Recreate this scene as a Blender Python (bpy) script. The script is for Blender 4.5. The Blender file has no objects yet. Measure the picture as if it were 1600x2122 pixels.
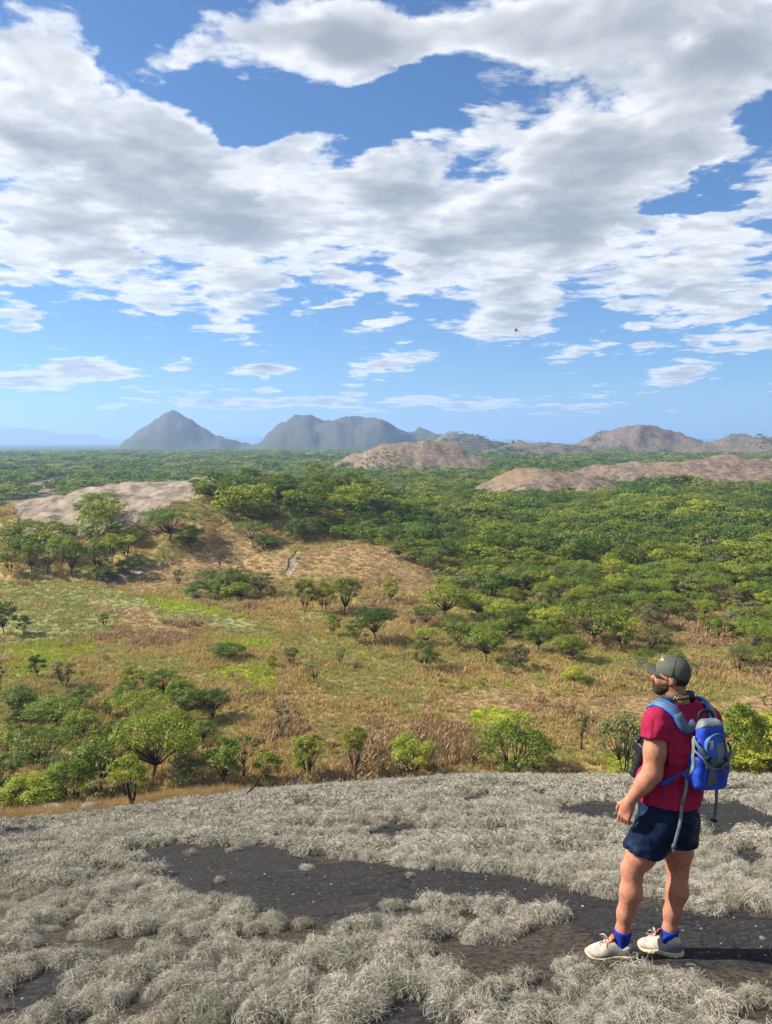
import bpy, math, random
import numpy as np
from mathutils import Vector, Matrix, Euler

random.seed(7)
RNG = np.random.default_rng(11)
scene = bpy.context.scene
COL = scene.collection
rad = math.radians

# ------------------------------------------------------------------ camera
# the photographer's eye is the origin: x to the right, y ahead, z up (metres)
FPX = 1594.0                      # focal length in pixels of the 1600 x 2122 photograph
PITCH = 0.0906                    # the lens looks down this much (radians)
cam_data = bpy.data.cameras.new('camera')
cam_data.sensor_fit = 'VERTICAL'
cam_data.angle_y = 2 * math.atan(1061 / FPX)
cam_data.clip_start = 0.05
cam_data.clip_end = 200000
cam = bpy.data.objects.new('camera', cam_data)
COL.objects.link(cam)
cam.location = (0, 0, 0)
cam.rotation_euler = (math.pi / 2 - PITCH, 0, 0)
scene.camera = cam

# ------------------------------------------------------------------ exposure, sampling
vs = scene.view_settings
vs.view_transform = 'Standard'
vs.look = 'None'
vs.exposure = 1.0
vs.gamma = 1.0
vs.use_curve_mapping = False
scene.render.engine = 'CYCLES'
cy = scene.cycles
cy.use_denoising = True
cy.max_bounces = 4
cy.diffuse_bounces = 2
cy.glossy_bounces = 2
cy.transmission_bounces = 3
cy.volume_bounces = 1
cy.transparent_max_bounces = 8
cy.sample_clamp_indirect = 4.0
scene.render.film_transparent = False

# ------------------------------------------------------------------ sun
SUN_AZ = (-0.985, 0.172)          # horizontal direction to the sun: left and a little ahead
SUN_EL = rad(38)
SUN = Vector((SUN_AZ[0] * math.cos(SUN_EL), SUN_AZ[1] * math.cos(SUN_EL), math.sin(SUN_EL))).normalized()
sun_data = bpy.data.lights.new('sun', 'SUN')
sun_data.energy = 5.0
sun_data.angle = rad(0.53)
sun_data.color = (1.0, 0.93, 0.82)
sun = bpy.data.objects.new('sun', sun_data)
COL.objects.link(sun)
sun.rotation_euler = SUN.to_track_quat('Z', 'Y').to_euler()
sun.location = (-60, 20, 60)


# ------------------------------------------------------------------ node helpers
class S:
    """a socket with arithmetic, so that node graphs can be written as formulas"""
    tree = None

    def __init__(self, sock):
        self.s = sock

    @staticmethod
    def put(inp, v):
        if isinstance(v, S):
            S.tree.links.new(v.s, inp)
        elif v is not None:
            inp.default_value = v

    @staticmethod
    def m(op, a, b=None, c=None, clamp=False):
        n = S.tree.nodes.new('ShaderNodeMath')
        n.operation = op
        n.use_clamp = clamp
        for i, v in enumerate((a, b, c)):
            S.put(n.inputs[i], v)
        return S(n.outputs[0])

    def __add__(a, b): return S.m('ADD', a, b)
    def __radd__(a, b): return S.m('ADD', b, a)
    def __sub__(a, b): return S.m('SUBTRACT', a, b)
    def __rsub__(a, b): return S.m('SUBTRACT', b, a)
    def __mul__(a, b): return S.m('MULTIPLY', a, b)
    def __rmul__(a, b): return S.m('MULTIPLY', b, a)
    def __truediv__(a, b): return S.m('DIVIDE', a, b)
    def __rtruediv__(a, b): return S.m('DIVIDE', b, a)
    def max(a, b): return S.m('MAXIMUM', a, b)
    def min(a, b): return S.m('MINIMUM', a, b)
    def clamp(a): return S.m('ADD', a, 0.0, clamp=True)
    def pow(a, b): return S.m('POWER', a, b)
    def exp(a): return S.m('EXPONENT', a)

    def ramp(a, lo, hi, x=0.0, y=1.0, smooth=True):
        n = S.tree.nodes.new('ShaderNodeMapRange')
        n.interpolation_type = 'SMOOTHSTEP' if smooth else 'LINEAR'
        S.put(n.inputs[0], a)
        for i, v in enumerate((lo, hi, x, y)):
            S.put(n.inputs[i + 1], v)
        return S(n.outputs[0])


def node(kind, **props):
    n = S.tree.nodes.new(kind)
    for k, v in props.items():
        setattr(n, k, v)
    return n


def xyz(x, y, z):
    n = node('ShaderNodeCombineXYZ')
    for i, v in enumerate((x, y, z)):
        S.put(n.inputs[i], v)
    return S(n.outputs[0])


def sep(v):
    n = node('ShaderNodeSeparateXYZ')
    S.put(n.inputs[0], v)
    return S(n.outputs[0]), S(n.outputs[1]), S(n.outputs[2])


def vmath(op, a, b=None, scale=None):
    n = node('ShaderNodeVectorMath', operation=op)
    S.put(n.inputs[0], a)
    if b is not None:
        S.put(n.inputs[1], b)
    if scale is not None:
        S.put(n.inputs['Scale'], scale)
    return S(n.outputs['Value' if op in ('LENGTH', 'DOT_PRODUCT', 'DISTANCE') else 'Vector'])


def noise(vec, scale=1.0, detail=4.0, rough=0.5, lac=2.0, distort=0.0, color=False):
    n = node('ShaderNodeTexNoise')
    S.put(n.inputs['Vector'], vec)
    for k, v in (('Scale', scale), ('Detail', detail), ('Roughness', rough), ('Lacunarity', lac), ('Distortion', distort)):
        S.put(n.inputs[k], v)
    return S(n.outputs['Color' if color else 'Fac'])


def voronoi(vec, scale=1.0, feature='F1', out='Distance', rnd=1.0):
    n = node('ShaderNodeTexVoronoi', feature=feature)
    S.put(n.inputs['Vector'], vec)
    S.put(n.inputs['Scale'], scale)
    S.put(n.inputs['Randomness'], rnd)
    return S(n.outputs[out])


def mix(f, a, b, blend='MIX'):
    n = node('ShaderNodeMix', data_type='RGBA', blend_type=blend)
    S.put(n.inputs[0], f)
    for i, v in ((6, a), (7, b)):
        if not isinstance(v, S) and len(v) == 3:
            v = (*v, 1)
        S.put(n.inputs[i], v)
    return S(n.outputs[2])


# ------------------------------------------------------------------ sky with broken cumulus
def pix(px, py):
    """direction of a photo pixel as (x/y, z/y): its place on an upright plane one metre ahead"""
    u, v = (px - 800) / FPX, (1061 - py) / FPX
    f = math.cos(PITCH) + v * math.sin(PITCH)
    return u / f, (v * math.cos(PITCH) - math.sin(PITCH)) / f


world = bpy.data.worlds.new('World')
scene.world = world
world.use_nodes = True
S.tree = world.node_tree
S.tree.nodes.clear()
out = node('ShaderNodeOutputWorld')
bg = node('ShaderNodeBackground')
S.tree.links.new(bg.outputs[0], out.inputs[0])
sky = node('ShaderNodeTexSky', sky_type='NISHITA')
sky.sun_disc = False
sky.sun_elevation = SUN_EL
sky.sun_rotation = math.atan2(SUN_AZ[0], SUN_AZ[1])
sky.altitude = 900
sky.air_density = 1.0
sky.dust_density = 0.6
sky.ozone_density = 3.0
SKY_STRENGTH = 0.062
d3 = S(node('ShaderNodeTexCoord').outputs['Generated'])
dx, dy, dz = sep(d3)
front = dy.ramp(0.15, 0.45)
inv = 1.0 / dy.max(0.12)
sx, sz = dx * inv, dz * inv
up = dz.max(0.0) * 0.86 + 0.078
cx_, cy_ = dx / up, dy / up
wob = noise(xyz(cx_, cy_, 3.0), 1.3, 5, 0.6, color=True)
wx, wz, _ = sep(wob)
amp = sz.ramp(0.05, 0.32, 0.13, 1.0)
st = xyz(sx + (wx - 0.5) * 0.30 * amp, sz + (wz - 0.5) * 0.17 * amp, 0.0)

# where the banks of cloud and the blue gaps lie: (px, py, half width, half height, turn in degrees, amount)
BANKS = [
    (90, 330, 330, 230, 0, 1.05), (430, 440, 330, 160, 5, 0.95), (800, 480, 330, 110, -8, 0.75),
    (1150, 380, 420, 190, 22, 1.05), (1450, 170, 330, 260, 20, 1.0), (1330, 520, 260, 110, 15, 0.5),
    (620, 270, 110, 55, 10, 0.5), (860, 300, 110, 70, 25, 0.45), (100, 540, 200, 70, 0, 0.5),
    (690, 90, 480, 125, 4, 0.92), (1150, 30, 380, 70, 8, 0.75), (80, 60, 200, 110, 0, 0.78),
    (480, 640, 190, 62, -4, 0.72), (1050, 640, 190, 66, 8, 0.72), (1490, 570, 220, 95, 12, 0.8),
    (60, 660, 70, 28, 0, 0.81), (120, 780, 190, 26, 3, 0.88), (365, 750, 50, 18, 0, 0.81), (550, 762, 72, 19, 2, 0.88),
    (795, 755, 100, 26, 10, 0.94), (1215, 725, 68, 18, 10, 0.86), (1395, 780, 92, 27, 12, 0.92), (1550, 705, 90, 25, 6, 0.88),
    (785, 680, 62, 24, 6, 0.68), (1350, 722, 45, 15, 6, 0.76), (1310, 682, 40, 16, 10, 0.68), (690, 830, 160, 16, 2, 0.72),
    (1050, 836, 120, 16, 2, 0.76), (1245, 842, 60, 16, 3, 0.76), (1380, 856, 24, 8, 0, 0.76), (400, 836, 200, 15, 0, 0.58),
    (180, 752, 80, 14, 4, 0.7), (230, 842, 40, 9, 0, 0.6), (560, 808, 40, 12, 5, 0.6), (470, 838, 90, 9, 0, 0.6), (760, 846, 70, 9, 0, 0.7), (860, 828, 80, 10, 2, 0.7), (960, 842, 50, 10, 0, 0.7), (1110, 858, 40, 7, 0, 0.6),
    (1190, 848, 40, 8, 0, 0.6), (640, 832, 60, 9, 2, 0.6), (345, 812, 70, 9, 0, 0.5), (1230, 690, 26, 12, 0, 0.6), (1440, 715, 26, 9, 0, 0.5), (880, 570, 60, 18, 10, 0.5), (60, 800, 120, 12, 0, 0.5),
    (680, 618, 32, 14, 10, 0.71), (1530, 640, 90, 30, 8, 0.66),
    (640, 215, 300, 45, -6, -0.45), (900, 175, 150, 95, 30, -0.95), (250, 80, 75, 120, 20, -0.8), (420, 215, 130, 55, -20, -0.8),
    (560, 255, 130, 50, 10, -0.45), (1405, 100, 42, 48, 0, -0.75), (1460, 400, 100, 46, 12, -1.1), (985, 490, 60, 30, 0, -0.45),
    (1180, 640, 60, 40, 0, -0.2), (905, 545, 210, 28, 8, -0.42), (760, 360, 60, 50, 0, -0.15),
]
cover = None
for px, py, rx, ry, ang, amt in BANKS:
    cxp, czp = pix(px, py)
    f = math.cos(PITCH) + (1061 - py) / FPX * math.sin(PITCH)
    mp = node('ShaderNodeMapping', vector_type='TEXTURE')
    S.put(mp.inputs['Vector'], st)
    mp.inputs['Location'].default_value = (cxp, czp, 0)
    mp.inputs['Rotation'].default_value = (0, 0, rad(ang))
    mp.inputs['Scale'].default_value = (rx / FPX / f * 1.15, ry / FPX / f * 1.15, 1)
    v = vmath('LENGTH', S(mp.outputs[0])).ramp(0.0, 1.3, amt, 0.0)
    cover = v if cover is None else cover + v
# inside the photograph's field the banks decide, elsewhere an even broken cover goes on
field = front * S.m('ABSOLUTE', sx).ramp(0.52, 0.75, 1.0, 0.0) * sz.ramp(0.56, 0.8, 1.0, 0.0)
cover = cover.max(-0.3)
cover = cover / (1.0 + cover.max(0.0).pow(3.0)).pow(0.3333)
cover = cover * field + (1.0 - field) * 0.42
horizon = dz.ramp(0.0, 0.03)

LAY = 5
trans = None
acc = None
puff = voronoi(xyz(cx_ + (wx - 0.5) * 0.5, cy_ + (wz - 0.5) * 0.5, 0.0), 3.2, 'SMOOTH_F1')
puff = (0.42 - puff) * 0.55 + (noise(xyz(cx_, cy_, 7.7), 0.9, 2, 0.5) - 0.5) * 0.9
cover = cover + puff * cover.ramp(-0.1, 0.4)
for i in range(LAY):
    k = i / (LAY - 1)
    hgt = 1.0 + 0.30 * k
    p = xyz(cx_ * hgt, cy_ * hgt, hgt * 1.3)
    fb = noise(p, 2.2, 6, 0.57, 2.15, 0.25)
    lit = noise(xyz(cx_ * hgt + SUN.x * 0.10, cy_ * hgt + SUN.y * 0.10, (hgt + 0.07) * 1.3), 2.3, 3, 0.58, 2.15, 0.1)
    prof = 0.30 * k * k - 0.10 * math.sin(math.pi * k)
    dens = (fb - 0.5) * 3.2 + (cover - 0.56) * 1.0 - prof
    a = (dens * 3.1 + 0.20).clamp()
    a = a * a * (3.0 - 2.0 * a) * 0.80
    # light reaching this level: more from above, less behind a thick part towards the sun
    thick = ((lit - 0.5) * 3.2 + (cover - 0.50) * 1.0 - prof).max(0.0)
    bright = (thick * -2.6).exp() * (0.80 + 0.2 * k)
    under = (dens.max(0.0) * -1.5).exp()
    lum = 0.22 + 0.10 * k + 0.40 * bright + 0.34 * under * (0.6 + 0.4 * k)
    t0 = trans
    w = a if t0 is None else a * t0
    acc = w * lum if acc is None else acc + w * lum
    trans = (1.0 - a) if t0 is None else t0 * (1.0 - a)
alpha = 1.0 - trans
lum = acc / alpha.max(0.001)
skyc = S(sky.outputs[0])
skyc = mix(1.0, skyc, (SKY_STRENGTH * 0.64, SKY_STRENGTH * 0.90, SKY_STRENGTH * 1.14), 'MULTIPLY')
cloudc = mix(lum.ramp(0.36, 0.72, smooth=False), (0.20, 0.218, 0.25), (0.53, 0.53, 0.53))
# far clouds fade into the bright air above the horizon
fade = dz.ramp(0.010, 0.06, 0.75, 1.0)
full = mix(alpha * horizon * fade, skyc, cloudc)
S.put(bg.inputs['Color'], full)
bg.inputs['Strength'].default_value = 1.0
world.cycles.sampling_method = 'MANUAL'
world.cycles.sample_map_resolution = 512


# ------------------------------------------------------------------ numeric helpers
def _hash(ix, iy, seed):
    h = (ix.astype(np.int64) * 374761393 + iy.astype(np.int64) * 668265263 + seed * 982451653) & 0xffffffff
    h = ((h ^ (h >> 13)) * 1274126177) & 0xffffffff
    return ((h ^ (h >> 16)) & 0xffff) / 65535.0


def vnoise(x, y, seed=0):
    x, y = np.broadcast_arrays(np.asarray(x, float), np.asarray(y, float))
    ix, iy = np.floor(x), np.floor(y)
    fx, fy = x - ix, y - iy
    fx, fy = fx * fx * fx * (fx * (fx * 6 - 15) + 10), fy * fy * fy * (fy * (fy * 6 - 15) + 10)
    a, b = _hash(ix, iy, seed), _hash(ix + 1, iy, seed)
    c, d = _hash(ix, iy + 1, seed), _hash(ix + 1, iy + 1, seed)
    return (a + (b - a) * fx) * (1 - fy) + (c + (d - c) * fx) * fy - 0.5


def fbm(x, y, octaves=4, seed=0, gain=0.5):
    t, amp, f = 0.0, 1.0, 1.0
    for o in range(octaves):
        t = t + amp * vnoise(x * f + 17.3 * o, y * f - 9.1 * o, seed + o)
        amp *= gain
        f *= 2.03
    return t


def smooth(v, lo, hi):
    t = np.clip((v - lo) / (hi - lo), 0, 1)
    return t * t * (3 - 2 * t)


def smax(a, b, k):
    h = np.clip(0.5 + 0.5 * (a - b) / k, 0, 1)
    return b + (a - b) * h + k * h * (1 - h)


# ------------------------------------------------------------------ terrain
FLOOR = -45.0                     # the valley floor lies this far under the photographer

# granite domes and hills: centre x, y, half width left, right, half depth, height, profile power, bare rock share, turn
HILLS = [
    dict(n='grey dome', c=(-92, 368), r=(122, 118, 118), h=27.0, p=0.95, q=1.75, rock=1.0),
    dict(n='grass dome', c=(-12, 276), r=(46, 44, 46), h=8.5, p=1.0, rock=0.0),
    dict(n='bare shoulder before the peaks', c=(52, 1240), r=(170, 150, 190), h=45.0, p=1.35, rock=1.0),
    dict(n='low bare dome', c=(131, 650), r=(68, 78, 80), h=20.0, p=1.3, rock=1.0),
    dict(n='long bare ridge', c=(325, 800), r=(190, 330, 140), h=26.0, p=1.2, rock=1.0),
    dict(n='far right dome', c=(740, 2300), r=(240, 240, 300), h=84.0, p=1.2, rock=0.62),
    dict(n='its left shoulder', c=(640, 2330), r=(130, 190, 240), h=42.0, p=1.2, rock=0.62),
    dict(n='far right ridge', c=(1040, 2120), r=(330, 420, 260), h=54.0, p=1.1, rock=0.58),
    dict(n='middle hill', c=(250, 2650), r=(170, 200, 260), h=70.0, p=1.15, rock=0.5),
    dict(n='low middle ridge', c=(400, 2050), r=(220, 170, 200), h=37.0, p=1.1, rock=0.5),
    dict(n='left peak', c=(-1250, 4500), r=(290, 450, 480), h=226.0, p=1.0, q=1.0, rock=0.54),
    dict(n='left peak skirt', c=(-1170, 4420), r=(380, 460, 400), h=105.0, p=1.2, rock=0.54),
    dict(n='left twin', c=(-480, 4300), r=(230, 280, 420), h=188.0, p=0.95, rock=0.54),
    dict(n='right twin', c=(-185, 4250), r=(280, 420, 430), h=198.0, p=1.1, q=1.7, rock=0.55),
    dict(n='twin skirt', c=(-320, 4330), r=(470, 760, 460), h=150.0, p=1.1, q=1.7, rock=0.3),
    dict(n='twin tail', c=(200, 4600), r=(420, 300, 400), h=125.0, p=1.1, q=1.6, rock=0.35),
]


def hill_parts(x, y):
    """height over the plain and bare-rock weight of every hill at x, y"""
    shape = np.shape(x)
    x, y = np.ravel(x), np.ravel(y)
    top = np.zeros(x.shape)
    rock = np.zeros(x.shape)
    for q in HILLS:
        rl, rr, ry = q['r']
        cx, cy = q['c']
        pad = 12 if cy < 1500 else 50
        k = np.nonzero((x > cx - rl - pad) & (x < cx + rr + pad) & (np.abs(y - cy) < ry + pad))[0]
        if not len(k):
            continue
        hx, hy = x[k], y[k]
        if cy < 1500:
            dx = hx + 10 * fbm(hx / 60, hy / 60, 3, 41) - cx
            dy = hy + 10 * fbm(hx / 60, hy / 60, 3, 47) - cy
        else:
            dx = hx + 55 * fbm(hx / 260, hy / 260, 3, 43) - cx
            dy = hy - cy
        d2 = (dx / np.where(dx < 0, rl, rr)) ** 2 + (dy / ry) ** 2
        e = np.clip(1 - d2 ** (q.get('q', 2.0) / 2), 0, 1)
        size = 14 + q['h'] * 0.8
        h = q['h'] * e ** q['p'] + fbm(hx / size, hy / size, 5, 53, 0.55) * q['h'] * (0.26 if cy < 1500 else 0.30) * smooth(e, 0, 0.4)
        w = q['rock'] * smooth(e, 0.10, 0.22)
        rock[k] = np.where(h > top[k], w, rock[k])
        top[k] = np.maximum(top[k], h)
    return top.reshape(shape), rock.reshape(shape)


def height(x, y):
    x, y = np.broadcast_arrays(np.asarray(x, float), np.asarray(y, float))
    r = np.hypot(x, y)
    # the granite whaleback underfoot
    near = -1.6 - 0.334 * y - 0.00242 * y * y + 0.055 * (x - np.sqrt(x * x + 16) + 4) - 0.0004 * x * x
    near = near + fbm(x / 3.2, y / 3.2, 3, 5) * 0.16 * smooth(r, 2.0, 9.0) + fbm(x / 0.8, y / 0.8, 2, 8) * 0.035
    near = np.where(y < -20, np.maximum(near, -30 - 0.02 * r), near)
    top, _ = hill_parts(x, y)
    plain = FLOOR + 3.0 * fbm(x / 90, y / 90, 3, 21) * smooth(r, 130, 320) + 0.7 * fbm(x / 25, y / 25, 3, 23) + 10 * fbm(x / 900, y / 900, 3, 29) * smooth(r, 700, 2600)
    plain = plain + 2.0 * smooth(x - 0.1 * y, 20, 120) * smooth(r, 130, 260)
    # blue ranges on the horizon
    th = np.degrees(np.arctan2(x, np.maximum(y, 1)))
    ridge = 520 * np.clip(0.35 + fbm(th / 5.2, th * 0 + 3.3, 4, 61) * 1.2, 0, 1) * smooth(-th, 9.0, 23.0) + 190 * smooth(th, -16, -13) * smooth(-th, 8, 10) + 130 * smooth(np.abs(fbm(th / 7, th * 0, 2, 67)), 0.1, 0.4)
    far = ridge * smooth(r, 17000, 21000) * (1 - smooth(r, 27000, 34000)) * np.where(y > 0, 1, 0)
    return smax(near, plain + top, 6.0) + far


def at(px, py, lo=2.5, hi=6000.0):
    """the point of the terrain seen at a pixel of the photograph"""
    s, t = pix(px, py)
    for _ in range(3):
        f = np.geomspace(lo, hi, 160)
        g = height(s * f, f) - t * f
        k = int(np.argmax(g >= 0)) if (g >= 0).any() else len(f) - 1
        lo, hi = f[max(k - 1, 0)], f[k]
    return Vector((s * hi, hi, float(height(np.array([s * hi]), np.array([hi]))[0])))


def poly(pts):
    """a patch of ground: the corners seen at these pixels, as plan coordinates"""
    return np.array([at(*p)[:2] for p in pts])


def inside(P, x, y):
    """signed-ish membership of plan points in a polygon"""
    res = np.zeros(np.shape(x), bool)
    n = len(P)
    for i in range(n):
        (x1, y1), (x2, y2) = P[i], P[(i + 1) % n]
        c = (y1 > y) != (y2 > y)
        with np.errstate(divide='ignore', invalid='ignore'):
            res ^= c & (x < (x2 - x1) * (y - y1) / (y2 - y1 + 1e-12) + x1)
    return res


def wobbly(P, x, y, size, amp, seed=0):
    """the same for a patch with an uneven outline"""
    shape = np.shape(x)
    x, y = np.ravel(x), np.ravel(y)
    res = np.zeros(x.shape, bool)
    lo, hi = P.min(0) - 2 * amp, P.max(0) + 2 * amp
    k = np.nonzero((x > lo[0]) & (x < hi[0]) & (y > lo[1]) & (y < hi[1]))[0]
    if len(k):
        hx, hy = x[k], y[k]
        res[k] = inside(P, hx + amp * fbm(hx / size, hy / size, 3, 71 + seed), hy + amp * fbm(hx / size, hy / size, 3, 77 + seed))
    return res.reshape(shape)


# patches of bare black rock between the tussocks
BLACK = [poly(p) for p in (
    [(270, 1757), (330, 1752), (450, 1756), (560, 1752), (600, 1772), (700, 1790), (720, 1782), (780, 1790), (860, 1800), (930, 1806), (1010, 1812), (1100, 1822), (1200, 1850),
     (1290, 1872), (1450, 1892), (1600, 1915), (1620, 1990), (1500, 1985), (1420, 1985), (1330, 1990), (1250, 1975), (1215, 1945), (1195, 1905), (1100, 1876), (1000, 1856), (900, 1852), (820, 1858),
     (780, 1868), (690, 1892), (600, 1890), (540, 1888), (480, 1868), (400, 1850), (360, 1820), (360, 1790), (300, 1775)],
    [(0, 1722), (60, 1715), (125, 1717), (100, 1735), (0, 1745)],
    [(580, 1668), (640, 1660), (730, 1662), (690, 1672), (610, 1676)],
    [(1130, 1680), (1200, 1668), (1290, 1668), (1310, 1690), (1240, 1702), (1150, 1700)],
    [(1440, 1668), (1530, 1660), (1620, 1700), (1620, 1745), (1540, 1720), (1450, 1735), (1420, 1700)],
    [(1500, 1765), (1620, 1780), (1620, 1810), (1540, 1790)],
    [(770, 1712), (860, 1708), (880, 1718), (800, 1722)],
    [(1480, 1600), (1560, 1590), (1620, 1600), (1620, 1612), (1540, 1606)],
    [(820, 2085), (900, 2075), (960, 2095), (900, 2130), (810, 2125)],
    [(40, 2020), (120, 2010), (160, 2035), (70, 2050)],
)]
_edge = poly([(-40, 1712), (60, 1702), (150, 1692), (230, 1684), (290, 1674), (360, 1664), (430, 1655), (500, 1646)])
DRYSTRIP = np.concatenate([_edge, _edge[::-1] * np.linspace(1.12, 1.45, len(_edge))[:, None]])   # from there outward over the brow


def black_mask(x, y):
    m = np.zeros(np.shape(x), bool)
    for i, P in enumerate(BLACK):
        m |= wobbly(P, x, y, 0.5, 0.22, i)
    return m


def bare_mask(x, y):
    """the bare rock and the rim that blades growing at its near edge would hang over"""
    rim = 1.0 - 0.6 * smooth(x, 0.6, 1.0)
    m = black_mask(x, y) | black_mask(x, y - 0.05)
    for d in (0.12, 0.23, 0.33):
        m |= black_mask(x, y + d * rim)
    return m


# zones of the valley
MEADOW = poly([(0, 1205), (230, 1222), (330, 1250), (480, 1275), (560, 1300), (560, 1340), (430, 1320), (400, 1300), (250, 1285), (190, 1310), (120, 1345), (0, 1330)])
YELLOW = [poly(p) for p in (
    [(0, 1345), (90, 1330), (190, 1320), (205, 1350), (120, 1385), (0, 1410)],
    [(300, 1235), (420, 1250), (520, 1280), (440, 1275), (330, 1262)],
    [(430, 1330), (530, 1320), (570, 1335), (500, 1350)],
    [(430, 1385), (540, 1370), (600, 1385), (580, 1440), (530, 1445), (520, 1410)],
    [(290, 1435), (360, 1420), (380, 1440), (310, 1460)],
    [(945, 1468), (1010, 1455), (1090, 1470), (1120, 1490), (1030, 1500), (960, 1490)],
    [(1260, 1620), (1240, 1560), (1290, 1545), (1330, 1600)],
)]
ORANGE = [poly(p) for p in (
    [(255, 1205), (330, 1170), (440, 1130), (470, 1085), (560, 1110), (600, 1150), (560, 1200), (490, 1190), (400, 1215), (300, 1225)],
    [(565, 1200), (640, 1140), (760, 1125), (890, 1190), (890, 1225), (800, 1230), (740, 1210), (650, 1200)],
    [(140, 1245), (230, 1255), (330, 1290), (410, 1310), (380, 1328), (280, 1300)],
    [(860, 1470), (1000, 1430), (1180, 1440), (1400, 1440), (1600, 1420), (1600, 1470), (1320, 1490), (1180, 1480), (1000, 1500)],
)]
GREYROCK = [np.array([(-133, 284), (-122, 284), (-104, 288), (-96, 302), (-88, 318), (-76, 340), (-58, 362), (-55, 470), (-215, 470), (-200, 400), (-160, 330)])] + [poly(p) for p in (
    [(575, 1195), (600, 1160), (645, 1140), (610, 1175), (590, 1200)],
    [(190, 1200), (240, 1180), (320, 1160), (300, 1175), (250, 1205), (235, 1215)],
)]

# ---- the ground mesh: rings around the camera, close together wherever the photograph can see
radii = np.concatenate([np.geomspace(0.4, 2.6, 10, endpoint=False), np.geomspace(2.6, 32, 150, endpoint=False), np.geomspace(32, 95, 36, endpoint=False),
                        np.geomspace(95, 700, 230, endpoint=False), np.geomspace(700, 6000, 130, endpoint=False), np.geomspace(6000, 60000, 40)])
angs = np.radians(np.concatenate([np.linspace(-33, 33, 400), np.linspace(33, 327, 120)[1:-1]]))
A, R = np.meshgrid(angs, radii)
gx, gy = R * np.sin(A), R * np.cos(A)
gz = height(gx, gy)
nr, na = gx.shape
verts = np.stack([gx, gy, gz], -1).reshape(-1, 3)
verts = np.concatenate([[[0, 0, -1.6]], verts])
i = np.arange(nr - 1)[:, None] * na + 1
j = np.arange(na)[None, :]
j2 = (j + 1) % na
quads = np.stack([i + j, i + na + j, i + na + j2, i + j2], -1).reshape(-1, 4)
fan = [(0, 1 + k, 1 + (k + 1) % na) for k in range(na)]


def mesh_from(name, verts, faces, mat=None, smooth_shade=True):
    me = bpy.data.meshes.new(name)
    me.from_pydata([tuple(v) for v in verts] if not isinstance(verts, np.ndarray) else verts.tolist(), [], faces if isinstance(faces, list) else faces.tolist())
    if smooth_shade:
        me.polygons.foreach_set('use_smooth', np.ones(len(me.polygons), bool))
    if mat:
        me.materials.append(mat)
    me.update()
    return me


def put(name, data, mat=None, parent=None, kind=None, label=None, cat=None, group=None, loc=None):
    o = bpy.data.objects.new(name, data)
    COL.objects.link(o)
    if mat is not None and data is not None:
        data.materials.append(mat)
    if parent is not None:
        o.parent = parent
    tag(o, label, cat, group, kind)
    if loc is not None:
        o.location = loc
    return o


def tag(o, label=None, cat=None, group=None, kind=None):
    for k, v in (('label', label), ('category', cat), ('group', group), ('kind', kind)):
        if v:
            o[k] = v
    return o


def attr(me, name, values):
    a = me.attributes.new(name, 'FLOAT', 'POINT')
    a.data.foreach_set('value', np.asarray(values, np.float32))


def material(name):
    m = bpy.data.materials.new(name)
    m.use_nodes = True
    S.tree = m.node_tree
    b = S.tree.nodes['Principled BSDF']
    b.inputs['Roughness'].default_value = 0.8
    b.inputs['Specular IOR Level'].default_value = 0.3
    return m, b


def bump(b, hgt, strength=0.5, dist=0.1):
    n = node('ShaderNodeBump')
    n.inputs['Strength'].default_value = strength
    n.inputs['Distance'].default_value = dist
    S.put(n.inputs['Height'], hgt)
    S.tree.links.new(n.outputs[0], b.inputs['Normal'])


def geo_attr(name):
    return S(node('ShaderNodeAttribute', attribute_name=name).outputs['Fac'])


def here():
    return S(node('ShaderNodeNewGeometry').outputs['Position'])


def obj_random():
    return S(node('ShaderNodeObjectInfo').outputs['Random'])


# zone weights on the ground
vx, vy = verts[:, 0], verts[:, 1]
vr = np.hypot(vx, vy)
topv, rockv = hill_parts(vx, vy)
z_black = np.where(vr < 40, bare_mask(vx, vy), 0).astype(float)
z_slab = smooth(verts[:, 2] - (-1.6 - 0.334 * 60 - 0.00242 * 3600), -2, 3) * (vr < 70)
z_dry = wobbly(DRYSTRIP, vx, vy, 1.2, 0.8).astype(float)
z_rock = np.where(vr > 500, rockv, 0)
for k, P in enumerate(GREYROCK):
    z_rock = np.maximum(z_rock, wobbly(P, vx, vy, 14, 7, k) & (vr < 520) & (vr > 100))
PATCHES = [poly([(20, 1025), (90, 1020), (150, 1000), (170, 990), (120, 990), (60, 1000)]), poly([(0, 1060), (60, 1048), (130, 1022), (100, 1018), (0, 1040)])]
for k, P in enumerate(PATCHES):
    z_rock = np.maximum(z_rock, wobbly(P, vx, vy, 12, 6, 3) * 0.8)
z_meadow = wobbly(MEADOW, vx, vy, 18, 9).astype(float)
z_yellow = np.zeros(len(vx))
for k, P in enumerate(YELLOW):
    z_yellow = np.maximum(z_yellow, wobbly(P, vx, vy, 7, 5, k) & (vr > 60))
z_orange = np.zeros(len(vx))
for k, P in enumerate(ORANGE):
    z_orange = np.maximum(z_orange, wobbly(P, vx, vy, 15, 9, k) & (vr > 100))
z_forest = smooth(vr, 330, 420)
z_pale = ((vr < 520) & (z_rock > 0.5)).astype(float)          # the near grey dome is bleached
z_dusky = (smooth(vr, 1500, 1700) * 0.5 + smooth(vr, 3000, 3400) * 0.5) * (vr < 16000)   # rock colour darkens in two steps with distance from the eye

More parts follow.
